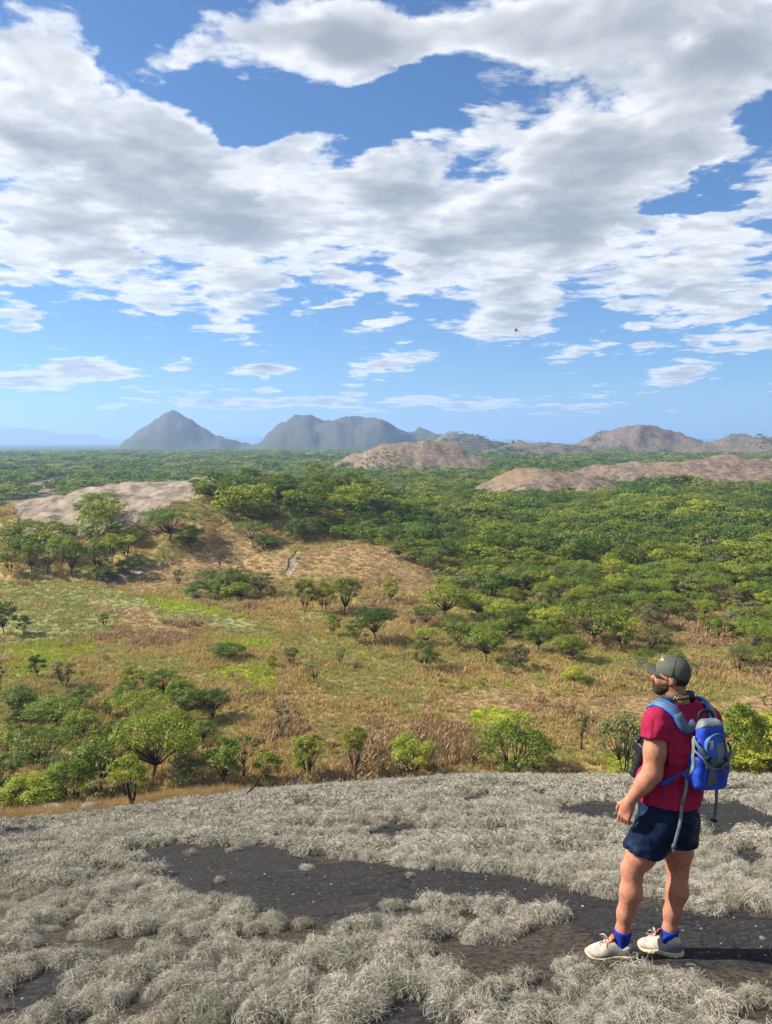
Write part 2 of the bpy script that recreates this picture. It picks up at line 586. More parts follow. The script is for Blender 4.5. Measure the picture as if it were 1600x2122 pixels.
gm, b = material('ground_cover')
P3 = here()
n_big = noise(P3, 0.035, 4, 0.55)
n_mid = noise(P3, 0.16, 5, 0.6)
n_fine = noise(P3, 1.3, 5, 0.65)
n_rock = noise(P3, 26.0, 6, 0.7)
straw = mix(n_fine.ramp(0.3, 0.7), (0.27, 0.195, 0.07), (0.42, 0.315, 0.12))
brown = mix(n_fine.ramp(0.35, 0.65), (0.115, 0.07, 0.035), (0.25, 0.155, 0.075))
olive = mix(n_fine.ramp(0.3, 0.7), (0.10, 0.105, 0.03), (0.22, 0.20, 0.065))
c = mix(n_mid.ramp(0.42, 0.6), straw, olive)
c = mix(n_big.ramp(0.46, 0.6), c, brown)
c = mix((geo_attr('meadow') + (n_mid - 0.5) * 0.9).ramp(0.35, 0.65), c, mix(n_fine.ramp(0.3, 0.7), (0.19, 0.195, 0.065), (0.285, 0.275, 0.095)))
c = mix((geo_attr('orange') + (n_mid - 0.5) * 0.9).ramp(0.35, 0.65), c, mix(n_fine.ramp(0.3, 0.7), (0.22, 0.145, 0.065), (0.36, 0.25, 0.12)))
c = mix((geo_attr('yellow') + (n_fine - 0.5) * 1.3).ramp(0.4, 0.7), c, mix(n_fine.ramp(0.3, 0.7), (0.20, 0.22, 0.02), (0.36, 0.36, 0.04)))
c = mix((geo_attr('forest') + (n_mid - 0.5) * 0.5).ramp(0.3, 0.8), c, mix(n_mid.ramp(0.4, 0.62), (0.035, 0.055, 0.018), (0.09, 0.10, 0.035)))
# weathered granite with dark water streaks and lichen
n_r1 = noise(P3, 0.022, 6, 0.62)
n_r2 = noise(P3, 0.16, 7, 0.75)
n_r3 = noise(vmath('MULTIPLY', P3, (0.10, 0.022, 0.03)), 1.0, 5, 0.65)
gran = mix(n_r2.ramp(0.36, 0.62), (0.085, 0.062, 0.046), (0.27, 0.20, 0.135))
gran = mix(n_r3.ramp(0.50, 0.64), gran, (0.12, 0.09, 0.078))
gran = mix(n_r1.ramp(0.48, 0.64) * 0.8, gran, (0.24, 0.165, 0.085))
gran = mix(geo_attr('pale').ramp(0.3, 0.7) * 0.7, gran, mix(n_r2.ramp(0.36, 0.66), (0.20, 0.16, 0.12), (0.43, 0.355, 0.275)))
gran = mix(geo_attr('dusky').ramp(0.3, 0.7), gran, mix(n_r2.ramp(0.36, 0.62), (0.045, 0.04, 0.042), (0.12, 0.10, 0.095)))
gran = mix(noise(P3, 0.07, 6, 0.7).ramp(0.56, 0.66), gran, (0.085, 0.085, 0.05))
c = mix((geo_attr('rock') + (n_r2 - 0.5) * 1.1 + (n_r1 - 0.5) * 0.8).ramp(0.38, 0.55), c, gran)
# the slab underfoot: grey-brown grit under the tussocks, near-black crust where it lies bare
grit = mix(n_rock.ramp(0.35, 0.65), (0.022, 0.018, 0.015), (0.085, 0.068, 0.052))
crust = mix(n_rock.ramp(0.38, 0.72), (0.016, 0.015, 0.015), (0.06, 0.055, 0.052))
crust = mix(noise(P3, 1.7, 4, 0.6).ramp(0.5, 0.7) * 0.6, crust, (0.036, 0.031, 0.028))
crust = mix(noise(P3, 5.0, 5, 0.65).ramp(0.60, 0.68) * 0.5, crust, (0.075, 0.075, 0.068))
crack = voronoi(vmath('ADD', P3, vmath('SCALE', noise(P3, 3.0, 3, 0.5, color=True), scale=0.5)), 1.3, 'DISTANCE_TO_EDGE')
crust = mix(crack.ramp(0.0, 0.025, 0.7, 0.0), crust, (0.006, 0.006, 0.006))
crust = mix(noise(P3, 75.0, 2, 0.5).ramp(0.70, 0.78), crust, (0.16, 0.15, 0.14))
slab = mix((geo_attr('black') + (noise(P3, 7.0, 4, 0.6) - 0.5) * 0.8).ramp(0.35, 0.65), grit, crust)
slab = mix(geo_attr('dry').ramp(0.3, 0.7), slab, mix(n_fine.ramp(0.3, 0.7), (0.25, 0.15, 0.06), (0.4, 0.26, 0.11)))
c = mix(geo_attr('slab').ramp(0.3, 0.7), c, slab)
S.put(b.inputs['Base Color'], c)
b.inputs['Roughness'].default_value = 0.92
b.inputs['Specular IOR Level'].default_value = 0.15
hb = n_rock * geo_attr('slab') * 0.12 + n_fine * 1.2 * (1.0 - geo_attr('slab')) + (n_r2 + n_r3) * geo_attr('rock') * 7.0 + noise(P3, 90.0, 3, 0.6) * 0.03 * geo_attr('slab')
bump(b, hb, 0.7, 0.25)

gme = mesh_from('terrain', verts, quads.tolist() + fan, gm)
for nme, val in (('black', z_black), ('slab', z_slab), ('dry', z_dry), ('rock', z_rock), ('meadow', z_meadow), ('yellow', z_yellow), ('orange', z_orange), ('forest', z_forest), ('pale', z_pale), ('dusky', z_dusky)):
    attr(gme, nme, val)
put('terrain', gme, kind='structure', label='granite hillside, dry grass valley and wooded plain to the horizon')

# ------------------------------------------------------------------ the air: thin haze from below the plain to above the far ranges
hz_m = bpy.data.materials.new('haze_air')
hz_m.use_nodes = True
S.tree = hz_m.node_tree
S.tree.nodes.clear()
ho = node('ShaderNodeOutputMaterial')
hv = node('ShaderNodeVolumePrincipled')
hv.inputs['Color'].default_value = (0.40, 0.62, 1.0, 1)
HAZE_DENSITY = 1.0e-4
hv.inputs['Density'].default_value = HAZE_DENSITY
hv.inputs['Anisotropy'].default_value = 0.25
for nm in ('Density Attribute', 'Color Attribute', 'Temperature Attribute'):
    hv.inputs[nm].default_value = ''
S.tree.links.new(hv.outputs[0], ho.inputs['Volume'])
low = float(gz.min()) - 1.0
high = float(gz.max()) + 15
hx = 61000.0
hb_v = [(sx_ * hx, sy_ * hx, z_) for z_ in (low, high) for sx_, sy_ in ((-1, -1), (1, -1), (1, 1), (-1, 1))]
hb_f = [(3, 2, 1, 0), (4, 5, 6, 7), (0, 1, 5, 4), (1, 2, 6, 5), (2, 3, 7, 6), (3, 0, 4, 7)]
put('haze', mesh_from('haze', hb_v, hb_f, hz_m, False), kind='stuff', label='thin pale blue haze in the air over the plain')


def tube(pts, rads, sides=6):
    pts = np.asarray(pts, float)
    k = len(pts)
    tan = np.gradient(pts, axis=0)
    tan /= np.linalg.norm(tan, axis=1, keepdims=True) + 1e-9
    ref = np.array([0.3, 0.2, 1.0]) if abs(tan[0, 2]) < 0.8 else np.array([1.0, 0.25, 0.1])
    u = np.cross(tan, ref)
    u /= np.linalg.norm(u, axis=1, keepdims=True) + 1e-9
    w = np.cross(tan, u)
    a = np.linspace(0, 2 * np.pi, sides, endpoint=False)
    r = np.asarray(rads, float)[:, None, None]
    v = pts[:, None] + r * (np.cos(a)[None, :, None] * u[:, None] + np.sin(a)[None, :, None] * w[:, None])
    f = []
    for i in range(k - 1):
        for j in range(sides):
            f.append((i * sides + j, i * sides + (j + 1) % sides, (i + 1) * sides + (j + 1) % sides, (i + 1) * sides + j))
    f.append(tuple(range(sides))[::-1])
    f.append(tuple(range((k - 1) * sides, k * sides)))
    return v.reshape(-1, 3), f


def merge(parts):
    V, F, o = [], [], 0
    for v, f in parts:
        V.append(np.asarray(v, float))
        F += [tuple(i + o for i in q) for q in f]
        o += len(v)
    return np.concatenate(V), F


# ------------------------------------------------------------------ scattering many small things as one mass
def scatter(name, label, pts, protos, idx, scale, rot):
    """one object of kind stuff that repeats a few source shapes at many points"""
    me = bpy.data.meshes.new(name)
    me.from_pydata(pts.tolist(), [], [])
    a = me.attributes.new('idx', 'INT', 'POINT'); a.data.foreach_set('value', np.asarray(idx, np.int32))
    a = me.attributes.new('sc', 'FLOAT_VECTOR', 'POINT'); a.data.foreach_set('vector', np.asarray(scale, np.float32).ravel())
    a = me.attributes.new('rot', 'FLOAT_VECTOR', 'POINT'); a.data.foreach_set('vector', np.asarray(rot, np.float32).ravel())
    ng = bpy.data.node_groups.new(name, 'GeometryNodeTree')
    ng.interface.new_socket('Geometry', in_out='INPUT', socket_type='NodeSocketGeometry')
    ng.interface.new_socket('Geometry', in_out='OUTPUT', socket_type='NodeSocketGeometry')
    N, L = ng.nodes, ng.links
    gi, go = N.new('NodeGroupInput'), N.new('NodeGroupOutput')
    ip, jn = N.new('GeometryNodeInstanceOnPoints'), N.new('GeometryNodeJoinGeometry')
    for p in reversed(protos):
        oi = N.new('GeometryNodeObjectInfo')
        oi.inputs['Object'].default_value = p
        gt = N.new('GeometryNodeGeometryToInstance')
        L.new(oi.outputs['Geometry'], gt.inputs[0])
        L.new(gt.outputs[0], jn.inputs[0])
    ip.inputs['Pick Instance'].default_value = True
    L.new(gi.outputs[0], ip.inputs['Points'])
    L.new(jn.outputs[0], ip.inputs['Instance'])
    for nm, dt, sock in (('idx', 'INT', 'Instance Index'), ('sc', 'FLOAT_VECTOR', 'Scale')):
        na_ = N.new('GeometryNodeInputNamedAttribute')
        na_.data_type = dt
        na_.inputs[0].default_value = nm
        L.new(na_.outputs[0], ip.inputs[sock])
    na_ = N.new('GeometryNodeInputNamedAttribute')
    na_.data_type = 'FLOAT_VECTOR'
    na_.inputs[0].default_value = 'rot'
    er = N.new('FunctionNodeEulerToRotation')
    L.new(na_.outputs[0], er.inputs[0])
    L.new(er.outputs[0], ip.inputs['Rotation'])
    L.new(ip.outputs[0], go.inputs[0])
    o = put(name, me, kind='stuff', label=label)
    md = o.modifiers.new('scatter', 'NODES')
    md.node_group = ng
    return o


def source(name, data, mat=None):
    """a shape that is only repeated by scatter(); it is not in the scene itself"""
    if mat:
        data.materials.append(mat)
    return bpy.data.objects.new(name, data)


# ------------------------------------------------------------------ tussocks of silver grass on the slab
def blade_material(name, root, tip, tip2, trans=0.35):
    m, b = material(name)
    t = geo_attr('along')
    rnd = obj_random()
    col = mix(rnd, tip, tip2)
    pos = here()
    patch = noise(pos, 0.9, 3, 0.6)
    col = mix(patch.ramp(0.5, 0.72) * 0.55, col, (tip2[0] * 0.92, tip2[1] * 0.80, tip2[2] * 0.62))
    col = mix(S.m('FRACT', rnd * 9.7).ramp(0.82, 0.95) * 0.6, col, (tip2[0] * 0.62, tip2[1] * 0.70, tip2[2] * 0.55))
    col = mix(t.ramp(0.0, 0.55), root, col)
    S.put(b.inputs['Base Color'], col)
    b.inputs['Roughness'].default_value = 0.6
    b.inputs['Specular IOR Level'].default_value = 0.25
    tr = node('ShaderNodeBsdfTranslucent')
    S.put(tr.inputs['Color'], col)
    mx = node('ShaderNodeMixShader')
    mx.inputs[0].default_value = trans
    o = S.tree.nodes['Material Output']
    S.tree.links.new(b.outputs[0], mx.inputs[1])
    S.tree.links.new(tr.outputs[0], mx.inputs[2])
    S.tree.links.new(mx.outputs[0], o.inputs['Surface'])
    return m


def curves_data(name, strands, radii):
    """narrow ribbons along strands: (n, k, 3) points, radii: (k,)"""
    n, k, _ = strands.shape
    g = np.random.default_rng(n * 7 + k)
    tan = np.gradient(strands, axis=1)
    tan /= np.linalg.norm(tan, axis=2, keepdims=True) + 1e-9
    side = np.cross(tan, g.normal(0, 1, (n, 1, 3)))
    side /= np.linalg.norm(side, axis=2, keepdims=True) + 1e-9
    w = np.asarray(radii)[None, :, None]
    v = np.stack([strands - side * w, strands + side * w], 2).reshape(-1, 3)
    base = (np.arange(n)[:, None] * k + np.arange(k - 1)[None, :]) * 2
    f = np.stack([base, base + 1, base + 3, base + 2], -1).reshape(-1, 4)
    me = mesh_from(name, v, f)
    attr(me, 'along', np.tile(np.repeat(np.linspace(0, 1, k), 2), n))
    return me


def tussock(seed, n, k, rad_blade, spread=0.10, tall=0.07, stray=0.16):
    """a rounded cushion: hair-fine blades combed down over a dome, a few curling free"""
    g = np.random.default_rng(seed)
    locks = 16
    la, ls = g.uniform(0, 2 * np.pi, locks), g.normal(0, 0.55, locks)
    lock = g.integers(0, locks, n)
    az = g.uniform(0, 2 * np.pi, n)
    # pull each blade towards its lock
    dl = (la[lock] - az + np.pi) % (2 * np.pi) - np.pi
    az = az + 0.35 * np.clip(dl, -0.8, 0.8)
    top = g.normal(0, 0.018, (locks, 2))[lock]
    ph0 = g.uniform(0.0, 1.0, n)
    ph1 = ph0 + g.uniform(0.4, 1.05, n)
    rr = spread * g.uniform(0.72, 1.08, n) * (1 + 0.14 * np.sin(3 * az + seed) + 0.10 * np.sin(5 * az + 2.1 * seed))
    swirl = ls[lock] + g.normal(0, 0.30, n)
    free = g.uniform(0, 1, n) < stray
    lift = np.where(free, g.uniform(0.15, 0.55, n), g.uniform(-0.04, 0.10, n))
    t = np.linspace(0, 1, k)[None, :]
    ph = ph0[:, None] + (ph1 - ph0)[:, None] * t
    az2 = az[:, None] + swirl[:, None] * t ** 1.3
    rad_ = rr[:, None] * (0.55 + 0.45 * np.minimum(1, t * 2.2)) * (1 + lift[:, None] * np.sin(np.pi * np.minimum(t * 0.9 + 0.05, 1)))
    x = rad_ * np.sin(ph) * np.cos(az2) + top[:, :1]
    y = rad_ * np.sin(ph) * np.sin(az2) + top[:, 1:]
    z = np.maximum(rad_ * np.cos(ph) * (tall / spread), -0.004)
    return curves_data('tussock', np.stack([x, y, z], -1), rad_blade * np.linspace(1.0, 0.5, k))


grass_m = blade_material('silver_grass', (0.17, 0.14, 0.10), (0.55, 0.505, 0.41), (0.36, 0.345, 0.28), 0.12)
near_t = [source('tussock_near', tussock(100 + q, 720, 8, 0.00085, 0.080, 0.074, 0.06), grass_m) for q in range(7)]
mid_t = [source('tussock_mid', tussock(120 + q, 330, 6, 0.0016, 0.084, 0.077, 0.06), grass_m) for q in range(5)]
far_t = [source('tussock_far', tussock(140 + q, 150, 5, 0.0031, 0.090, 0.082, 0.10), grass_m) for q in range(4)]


def jitter_grid(x0, x1, y0, y1, step, g):
    nx, ny = int((x1 - x0) / step) + 1, int((y1 - y0) / step) + 1
    xx, yy = np.meshgrid(np.arange(nx) * step + x0, np.arange(ny) * step + y0)
    return (xx + g.uniform(-0.55, 0.55, xx.shape) * step).ravel(), (yy + g.uniform(-0.55, 0.55, xx.shape) * step).ravel()


PERSON_AT = None


def tussocks():
    g = np.random.default_rng(5)
    P, I, SC, RT = [], [], [], []
    for (y0, y1, step, base, cnt) in ((2.6, 7.5, 0.138, 0, 7), (7.5, 13.0, 0.145, 7, 5), (13.0, 34.0, 0.160, 12, 4)):
        x, y = jitter_grid(-0.66 * y1 - 1, 0.66 * y1 + 1, y0, y1, step, g)
        k = np.abs(x) < 0.64 * y + 1.2
        x, y = x[k], y[k]
        bl = bare_mask(x, y)
        clump = fbm(x / 0.62, y / 0.30, 3, 31)
        gap = clump + 0.35 * fbm(x / 2.2, y / 1.6, 2, 37)
        dry = wobbly(DRYSTRIP, x, y, 1.2, 0.8)
        dd = np.zeros(x.shape, bool)
        keep = (~bl) & (gap > np.where(y < 5.0, -0.20, np.where(y < 9, -0.22, -0.25))) & ~dry
        keep |= bl & (g.uniform(0, 1, x.shape) < 0.010)
        z = height(x, y)
        keep &= z > -1.6 - 0.334 * 46 - 0.00242 * 46 * 46 - 3.0
        x, y, z, gap, bl2 = x[keep], y[keep], z[keep], gap[keep], bl[keep]
        s = np.clip(0.95 + gap * 1.3, 0.5, 1.7) * np.exp(g.normal(0, 0.24, x.shape))
        s = np.minimum(s, np.where(y < 5.5, 1.22, 1.5))
        s = np.where(bl2, s * 0.5, s)
        if base:
            s = s * 1.08
        P.append(np.stack([x, y, z + s * 0.0], -1))
        I.append(base + g.integers(0, cnt, x.shape))
        SC.append(np.stack([s, s * g.uniform(0.85, 1.15, x.shape), s * g.uniform(0.75, 1.15, x.shape)], -1))
        dirn = 2.5 * fbm(x / 1.4, y / 1.4, 2, 91)
        RT.append(np.stack([np.full(x.shape, -0.22) + g.normal(0, 0.10, x.shape), g.normal(0.05, 0.12, x.shape), dirn + g.normal(0, 0.8, x.shape)], -1))
    P, I, SC, RT = (np.concatenate(q) for q in (P, I, SC, RT))
    # none where the walker's shoes stand
    for fx, fy in FOOTPRINTS:
        d = np.hypot((P[:, 0] - fx) / 0.30, (P[:, 1] - fy + 0.06) / 0.24)
        ok = d > 1
        P, I, SC, RT = P[ok], I[ok], SC[ok], RT[ok]
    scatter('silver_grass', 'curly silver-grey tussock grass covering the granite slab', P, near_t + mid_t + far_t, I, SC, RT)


FOOTPRINTS = [(float(q.x), float(q.y)) for q in (at(1265, 1978), at(1290, 1982), at(1372, 1970))]
tussocks()

# orange grass along the slab's left edge
straw_m = blade_material('orange_grass', (0.16, 0.10, 0.045), (0.46, 0.30, 0.12), (0.30, 0.215, 0.10), 0.3)


def upright(seed, n, k, rad_blade, spread, tall):
    g = np.random.default_rng(seed)
    a = g.uniform(0, 2 * np.pi, n)
    r = np.sqrt(g.uniform(0, 1, n)) * spread
    root = np.stack([r * np.cos(a), r * np.sin(a), np.full(n, -0.03)], -1)
    t = np.linspace(0, 1, k)[None, :, None]
    L = tall * g.uniform(0.5, 1.15, n)[:, None, None]
    lean = (g.normal(0, 0.28, (n, 1, 2)) + 0.12 * root[:, None, :2] / spread)
    xy = root[:, None, :2] + lean * L * t ** 1.7
    z = root[:, None, 2:] + L * t * (1 - 0.12 * t)
    return curves_data('grass_clump', np.concatenate([xy, z], -1), rad_blade * np.linspace(1, 0.35, k))


def dry_strip():
    g = np.random.default_rng(9)
    lo, hi = DRYSTRIP.min(0), DRYSTRIP.max(0)
    x, y = jitter_grid(lo[0], hi[0], lo[1], hi[1], 0.22, g)
    k = wobbly(DRYSTRIP, x, y, 1.2, 0.8)
    x, y = x[k], y[k]
    z = height(x, y)
    s = g.uniform(0.6, 1.3, x.shape)
    protos = [source('orange_clump', upright(200 + q, 70, 4, 0.004, 0.18, 0.30), straw_m) for q in range(3)]
    scatter('orange_grass', 'orange dry grass along the edge of the slab by the stump', np.stack([x, y, z], -1), protos, g.integers(0, 3, x.shape),
            np.stack([s, s, s], -1), np.stack([0 * x, 0 * x, g.uniform(0, 6.28, x.shape)], -1))


dry_strip()


# ------------------------------------------------------------------ trees
def leaves(centres, normals, size, g, stretch=1.5):
    """small pointed sprays of leaves, one four-cornered face each"""
    n = len(centres)
    nm = normals / (np.linalg.norm(normals, axis=1, keepdims=True) + 1e-9)
    u = np.cross(nm, g.normal(0, 1, (n, 3)))
    u /= np.linalg.norm(u, axis=1, keepdims=True) + 1e-9
    w = np.cross(nm, u)
    s = (size * g.uniform(0.6, 1.35, n))[:, None]
    c = centres
    q = np.stack([c - u * s * 0.5 * stretch, c - w * s * 0.5 + nm * s * 0.12, c + u * s * 0.5 * stretch, c + w * s * 0.5 + nm * s * 0.12], 1)
    idx = np.arange(n)[:, None] * 4 + np.arange(4)[None]
    return q.reshape(-1, 3), idx


def bark_material(name, c1, c2):
    m, b = material(name)
    n = noise(here(), 6.0, 4, 0.6)
    S.put(b.inputs['Base Color'], mix(n.ramp(0.35, 0.65), c1, c2))
    b.inputs['Roughness'].default_value = 0.9
    bump(b, n, 0.6, 0.05)
    return m


def leaf_material(name, dark, light, alt, trans=0.36):
    """leaf colour: differs from tree to tree and from spray to spray"""
    m, b = material(name)
    r = obj_random()
    p = S(node('ShaderNodeTexCoord').outputs['Object'])
    n = noise(p, 0.9, 2, 0.5)
    n2 = S(node('ShaderNodeNewGeometry').outputs['Random Per Island'])
    c = mix((n * 0.75 + n2 * 0.5).ramp(0.25, 0.95, smooth=False), dark, light)
    c = mix(r.ramp(0.35, 1.0, 0.0, 0.75), c, alt)
    k = xyz((r * 3.7 + 0.11).pow(1.0), 0, 0)
    f = (S.m('FRACT', r * 7.31) * 0.5 + 0.72)
    c = mix(1.0, c, xyz(f, f, f), 'MULTIPLY')
    S.put(b.inputs['Base Color'], c)
    b.inputs['Roughness'].default_value = 0.5
    b.inputs['Specular IOR Level'].default_value = 0.25
    tr = node('ShaderNodeBsdfTranslucent')
    S.put(tr.inputs['Color'], mix(1.0, c, (1.15, 1.25, 0.6), 'MULTIPLY'))
    mx = node('ShaderNodeMixShader')
    mx.inputs[0].default_value = trans
    o = S.tree.nodes['Material Output']
    S.tree.links.new(b.outputs[0], mx.inputs[1])
    S.tree.links.new(tr.outputs[0], mx.inputs[2])
    S.tree.links.new(mx.outputs[0], o.inputs['Surface'])
    return m


BARK = bark_material('dark_bark', (0.03, 0.025, 0.02), (0.075, 0.06, 0.05))
BARK_PALE = bark_material('pale_bark', (0.14, 0.12, 0.10), (0.30, 0.26, 0.22))
LEAF = {
    'green': leaf_material('green_leaves', (0.091, 0.138, 0.019), (0.232, 0.294, 0.040), (0.293, 0.300, 0.038)),
    'deep': leaf_material('deep_green_leaves', (0.051, 0.096, 0.019), (0.140, 0.210, 0.036), (0.171, 0.210, 0.037)),
    'bright': leaf_material('bright_leaves', (0.159, 0.204, 0.021), (0.342, 0.372, 0.044), (0.366, 0.372, 0.047)),
    'grey': leaf_material('grey_green_leaves', (0.110, 0.126, 0.047), (0.244, 0.252, 0.105), (0.268, 0.252, 0.116)),
    'twig': leaf_material('brown_twigs', (0.159, 0.132, 0.068), (0.305, 0.252, 0.126), (0.244, 0.228, 0.105)),
}


def tree_shape(seed, H=1.0, R=0.5, bottom=0.45, flat=0.5, clumps=16, per=120, size=0.045, stems=1, fork=0.28, spread=1.0, thick=0.022, open_=0.0):
    """a tree one unit tall: forked trunk with limbs out to every leaf clump"""
    g = np.random.default_rng(seed)
    cc = []
    tries = 0
    while len(cc) < clumps and tries < 2000:
        tries += 1
        rho = R * math.sqrt(g.uniform(0, 1)) * 0.86
        a = g.uniform(0, 2 * math.pi)
        topz = H * (1 - 0.10) - (rho / R) ** 2 * (1 - flat) * (H - bottom) * 0.75
        z = topz - (H - bottom) * 0.55 * g.uniform(0, 1) ** 2.0
        c = np.array([rho * math.cos(a), rho * math.sin(a), max(z, bottom)])
        if all(np.linalg.norm((c - q) * (1, 1, 1.5)) > R * 0.20 for q in cc):
            cc.append(c)
    lp, ln = [], []
    for c in cc:
        rc = R * g.uniform(0.18, 0.36)
        n = int(per * (rc / (0.30 * R)) ** 2 * g.uniform(0.75, 1.2))
        d = g.normal(0, 1, (n, 3))
        d /= np.linalg.norm(d, axis=1, keepdims=True)
        d[:, 2] = np.where(d[:, 2] < -0.25, -d[:, 2] * g.uniform(-0.3, 1, n), d[:, 2])
        rr = (g.uniform(0, 1, n) ** 0.45)[:, None]
        lump = 1 + 0.28 * np.sin(d[:, :1] * 5 + seed) * np.cos(d[:, 1:2] * 6 + c[0] * 9)
        lp.append(c + d * rr * lump * rc * np.array([1, 1, 0.60]))
        ln.append(d + np.array([0, 0, 0.55]) + g.normal(0, 0.55, (n, 3)))
    lp, ln = np.concatenate(lp), np.concatenate(ln)
    lv, lf = leaves(lp, ln, size, g)
    # trunk and limbs
    wood = []
    order = sorted(range(len(cc)), key=lambda q: math.atan2(cc[q][1], cc[q][0]))
    groups = np.array_split(np.array(order), max(stems, 1))
    for si, grp in enumerate(groups):
        if not len(grp):
            continue
        mean = np.mean([cc[q] for q in grp], 0)
        off = np.array([mean[0], mean[1], 0])
        root = off / (np.linalg.norm(off) + 1e-6) * (0.02 if stems > 1 else 0.0)
        root = root + np.array([0, 0, -0.02])
        fk = np.array([mean[0] * 0.30 * spread, mean[1] * 0.30 * spread, fork * H]) + np.append(g.normal(0, 0.012, 2), 0)
        if stems == 1:
            fk[:2] = g.normal(0, 0.03, 2)
        mid = (root + fk) / 2 + np.append(g.normal(0, 0.012, 2), 0)
        t0 = thick * (1 if stems == 1 else 0.72)
        wood.append(tube([root, mid, fk], [t0 * 1.25, t0, t0 * 0.85], 6))
        for q in grp:
            c = cc[q]
            m1 = fk + (c - fk) * 0.45 + np.array([0, 0, -0.03]) + g.normal(0, 0.018, 3)
            wood.append(tube([fk - np.array([0, 0, 0.01]), m1, c], [t0 * 0.62, t0 * 0.38, t0 * 0.10], 5))
    wv, wf = merge(wood)
    return (wv, wf), (lv, lf)


KINDS_OF_TREE = {
    # umbrella crowned, layered
    'umbrella': dict(R=0.62, bottom=0.36, flat=0.50, clumps=28, per=133, size=0.0295, fork=0.22),
    'umbrella2': dict(R=0.52, bottom=0.34, flat=0.42, clumps=26, per=133, size=0.0303, fork=0.22, stems=2),
    'wide': dict(R=0.76, bottom=0.38, flat=0.62, clumps=32, per=125, size=0.0303, fork=0.20),
    # rounder trees
    'round': dict(R=0.55, bottom=0.24, flat=0.20, clumps=32, per=133, size=0.0279, stems=4, fork=0.14),
    'round2': dict(R=0.44, bottom=0.30, flat=0.25, clumps=26, per=125, size=0.0295, stems=2, fork=0.20),
    'vase': dict(R=0.42, bottom=0.36, flat=0.35, clumps=24, per=118, size=0.0295, stems=3, fork=0.18, spread=1.3),
    'slender': dict(R=0.26, bottom=0.50, flat=0.30, clumps=12, per=98, size=0.0328, stems=2, fork=0.34, thick=0.018),
    'sparse': dict(R=0.40, bottom=0.34, flat=0.35, clumps=18, per=36, size=0.0262, stems=3, fork=0.18, thick=0.016),
    'bush': dict(R=0.62, bottom=0.16, flat=0.25, clumps=34, per=168, size=0.0295, stems=4, fork=0.08, thick=0.014),
    'sapling': dict(R=0.42, bottom=0.28, flat=0.3, clumps=9, per=62, size=0.0697, stems=2, fork=0.18, thick=0.03),
    'bare': dict(R=0.42, bottom=0.40, flat=0.3, clumps=26, per=4, size=0.0246, stems=3, fork=0.22, thick=0.018),
}
SHAPES = {}


def shape(kind, variant):
    key = (kind, variant)
    if key not in SHAPES:
        (wv, wf), (lv, lf) = tree_shape(hash_seed(kind) + variant * 31, **KINDS_OF_TREE[kind])
        SHAPES[key] = (mesh_from('trunk', wv, wf), lv, lf, {})
    return SHAPES[key]


def hash_seed(s):
    return sum((i + 1) * ord(ch) for i, ch in enumerate(s)) % 9973


def crown_mesh(kind, variant, leaf):
    tr, lv, lf, cache = shape(kind, variant)
    if leaf not in cache:
        cache[leaf] = mesh_from('crown', lv, lf, LEAF[leaf], False)
    return cache[leaf]


def trunk_mesh(kind, variant, bark):
    tr, lv, lf, cache = shape(kind, variant)
    if ('bark', bark) not in cache:
        t = tr.copy()
        t.materials.clear()
        t.materials.append(bark)
        cache[('bark', bark)] = t
    return cache[('bark', bark)]


NAMES = {'umbrella': 'umbrella_tree', 'umbrella2': 'umbrella_tree', 'wide': 'umbrella_tree', 'round': 'round_tree', 'round2': 'round_tree', 'vase': 'vase_shaped_tree',
         'slender': 'slender_tree', 'sparse': 'sparse_tree', 'bush': 'bush', 'sapling': 'sapling', 'bare': 'bare_shrub'}
TREE_SPOTS = []


def tree(kind, variant, leaf, loc, hgt, width=None, turn=0.0, label=None, group=None, bark=None, cat=None):
    root = put(NAMES[kind], None, label=label, cat=cat or ('bush' if kind in ('bush', 'bare') else 'sapling' if kind == 'sapling' else 'tree'), group=group, loc=loc)
    w = hgt if width is None else width / (2 * KINDS_OF_TREE[kind]['R'])
    root.scale = (w, w, hgt)
    root.rotation_euler = (0, 0, turn)
    put('trunk', trunk_mesh(kind, variant, bark or BARK), parent=root)
    put('crown', crown_mesh(kind, variant, leaf), parent=root)
    TREE_SPOTS.append((loc[0], loc[1], 0.42 * (width or hgt * 0.9)))
    return root


